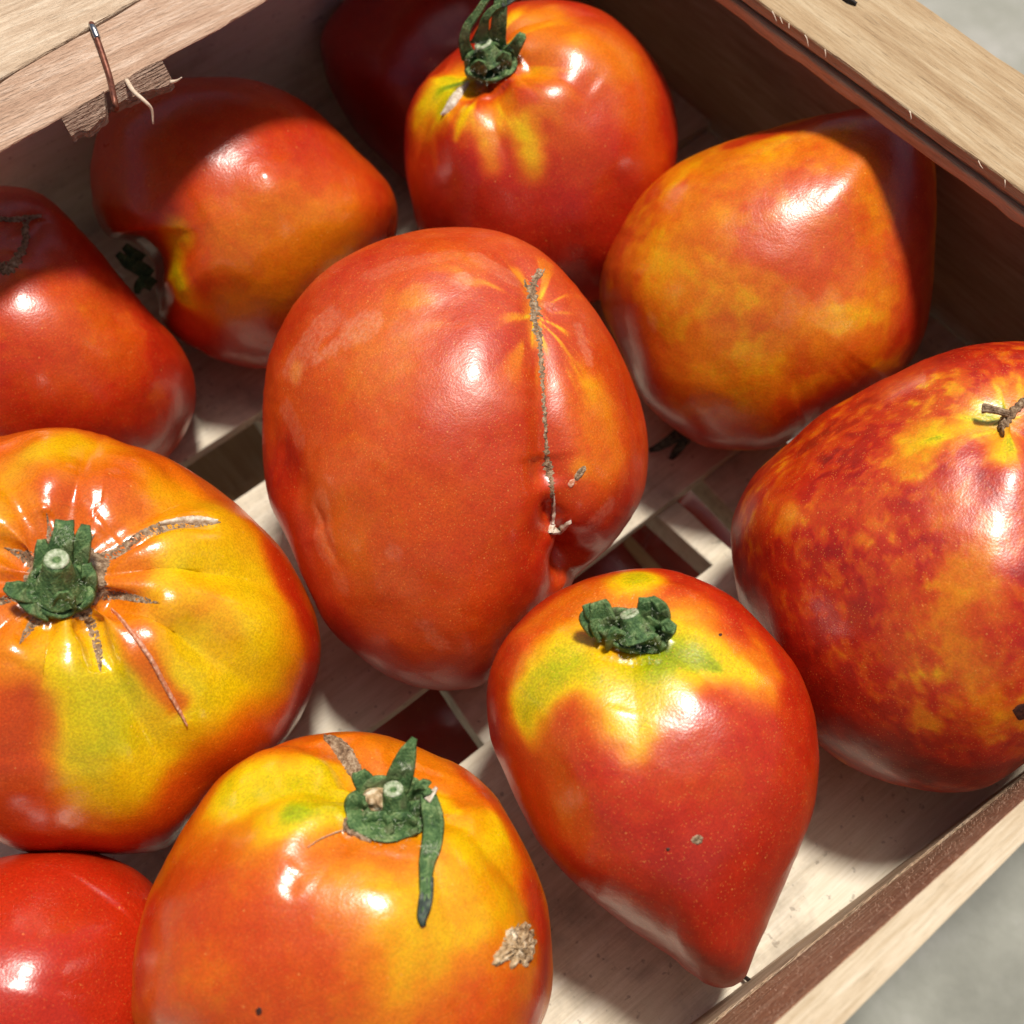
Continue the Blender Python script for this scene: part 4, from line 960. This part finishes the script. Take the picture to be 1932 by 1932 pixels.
# --- T2: heart
T2 = tomato('heart shaped tomato with curled calyx, green shoulders and its point toward the low wall',
  [(1150,1078),(1190,1072),(1260,1076),(1330,1100),(1390,1135),(1440,1185),(1490,1240),(1520,1290),(1540,1360),(1546,1440),(1536,1520),(1510,1600),(1478,1680),(1445,1750),(1420,1808),(1408,1838),(1390,1855),(1365,1862),(1335,1856),(1305,1835),(1260,1800),(1200,1757),(1130,1705),(1070,1652),(1020,1592),(985,1525),(955,1462),(928,1400),(917,1330),(923,1270),(950,1210),(990,1160),(1040,1118),(1100,1090)],
  (1230,1420), (1190,1195), TM('heart', bloom=.25, rough=.26, coat=.5, mott=.12), .74, Dv=.88, heart=(.42, .26, 2.0), dimple=(.06, .24), ribs=(6, .025, .6, 1.),
  grooves=[([(1240,1170),(1290,1130),(1340,1110)], .006, .0014, .0004), ([(1230,1180),(1260,1110),(1275,1080)], .005, .001, .0012), ([(1260,1210),(1330,1240),(1400,1270)], .005, .0012, .0002), ([(1190,1240),(1180,1290),(1170,1340)], .006, .0012, .0003), ([(1110,1190),(1040,1200),(990,1240)], .006, .0010, .0003)],
  blobs=[([(1180,1150),(1130,1200),(1250,1180)], .014, .44, .85), ([(1080,1120),(1000,1180)], .007, .50, .8), ([(1005,1310),(1060,1240)], .0090, .18, 1.), ([(1180,1160),(1120,1190)], .006, .42, .6), ([(1000,1350)], .0065, .20, .9), ([(1150,1340),(1170,1365)], .0075, .22, .95), ([(1120,1280)], .0085, .15, .85), ([(1230,1300)], .0100, .22, .9), ([(1240,1240)], .004, .3, .6), ([(1215,1390),(1205,1420)], .004, .25, .8), ([(1350,1240),(1410,1270)], .0085, .22, .95),
         ([(1200,1090)], .0065, .12, .9), ([(1280,1200),(1260,1235)], .0080, .03, .95), ([(1180,1260)], .004, .16, .7), ([(1310,1160)], .008, .42, .7), ([(1430,1210),(1460,1260)], .004, .50, .8), ([(1320,1240),(1355,1255)], .0028, .05, .8),
         ([(1050,1400),(1090,1370)], .007, .60, .8), ([(1280,1480),(1320,1500)], .010, .66, .5), ([(940,1400),(1000,1540)], .007, .80, .8), ([(1060,1640),(1200,1740),(1330,1830)], .013, .88, .9), ([(1300,1650),(1400,1720),(1440,1620)], .014, .84, .8), ([(1390,1440)], .014, .70, .6), ([(1190,1560)], .012, .74, .6), ([(1230,1300),(1210,1340)], .004, .2, .5), ([(1160,1690),(1200,1700)], .003, .60, .5)],
  speck=.5, speck_stem=.5, seed=2)
patchdisc(T2, 'pale_scar', [(1305,1578),(1318,1574),(1328,1580),(1325,1592),(1312,1594),(1302,1588)], M_CORK, lift=.0003, rings=3, n=20, rough=.0002, seed=21)
patchdisc(T2, 'blemish', [(1256,1599),(1264,1599),(1264,1606),(1257,1607)], M_SPOT, lift=.0001, rings=3, n=14, rough=.00005, seed=22)
patchdisc(T2, 'blemish', [(1355,1195),(1362,1194),(1363,1200),(1356,1201)], M_SPOT, lift=.0001, rings=3, n=14, rough=.00005, seed=23)
c2 = cup(T2, (1192,1195), 68, 38, -.28, .0045, M_CAL, lobes=5, amp=.14, inner=.7, seed=4, tilt=-6)
stalk(T2, c2, (1200,1196,.0050), (1188,1160,.0068), 28, 19)
for k, s in enumerate([[(1150,1200,22,.003),(1138,1175,22,.0055),(1133,1150,17,.007),(1128,1136,13,.0075)], [(1125,1195,10,.003),(1110,1180,8,.005),(1103,1165,7,.006),(1112,1152,5,.007)], [(1122,1172,7,.005),(1112,1156,6,.007),(1106,1140,5,.007)],
          [(1220,1180,20,.003),(1222,1155,17,.006),(1222,1138,14,.0075),(1221,1126,12,.0075)], [(1245,1180,14,.003),(1252,1158,9,.006),(1244,1140,6,.008),(1232,1130,3,.008)], [(1240,1200,16,.003),(1255,1190,14,.0065),(1262,1180,12,.0075),(1260,1192,8,.008)],
          [(1168,1222,22,.003),(1166,1200,18,.007),(1170,1188,11,.0075)], [(1215,1228,28,.003),(1216,1208,27,.0065),(1216,1196,18,.0075),(1216,1204,12,.0085)]]):
    sepal(T2, s, M_CAL, parent=c2, seed=k + 80, thick=.0007, cup=.5)
hairs(T2, [(1192,1190,70,.007),(1200,1215,45,.008)], 200, c2, seed=4, L=.0007)
# loose tomatoes in the crate below
NB_, NA_ = 60, 90
under = [(880,1350,'tomato below the floor, dark in the gap left of the heart shaped one', .03), (1170,1090,'tomato below the floor, dark in the gap right of the largest tomato', .028)]
for k, (x, y, lab, r_) in enumerate(under):
    T = tomato(lab, [(x + 260 * math.cos(a), y + 220 * math.sin(a)) for a in np.linspace(0, 6.283, 25)[:-1]], (x, y), (x + 60, y - 80), T8.mat, .86, Dv=.9, floor=-.118, speck=.1, seed=90 + k)
    T.root['group'] = 'tomatoes in the crate below'
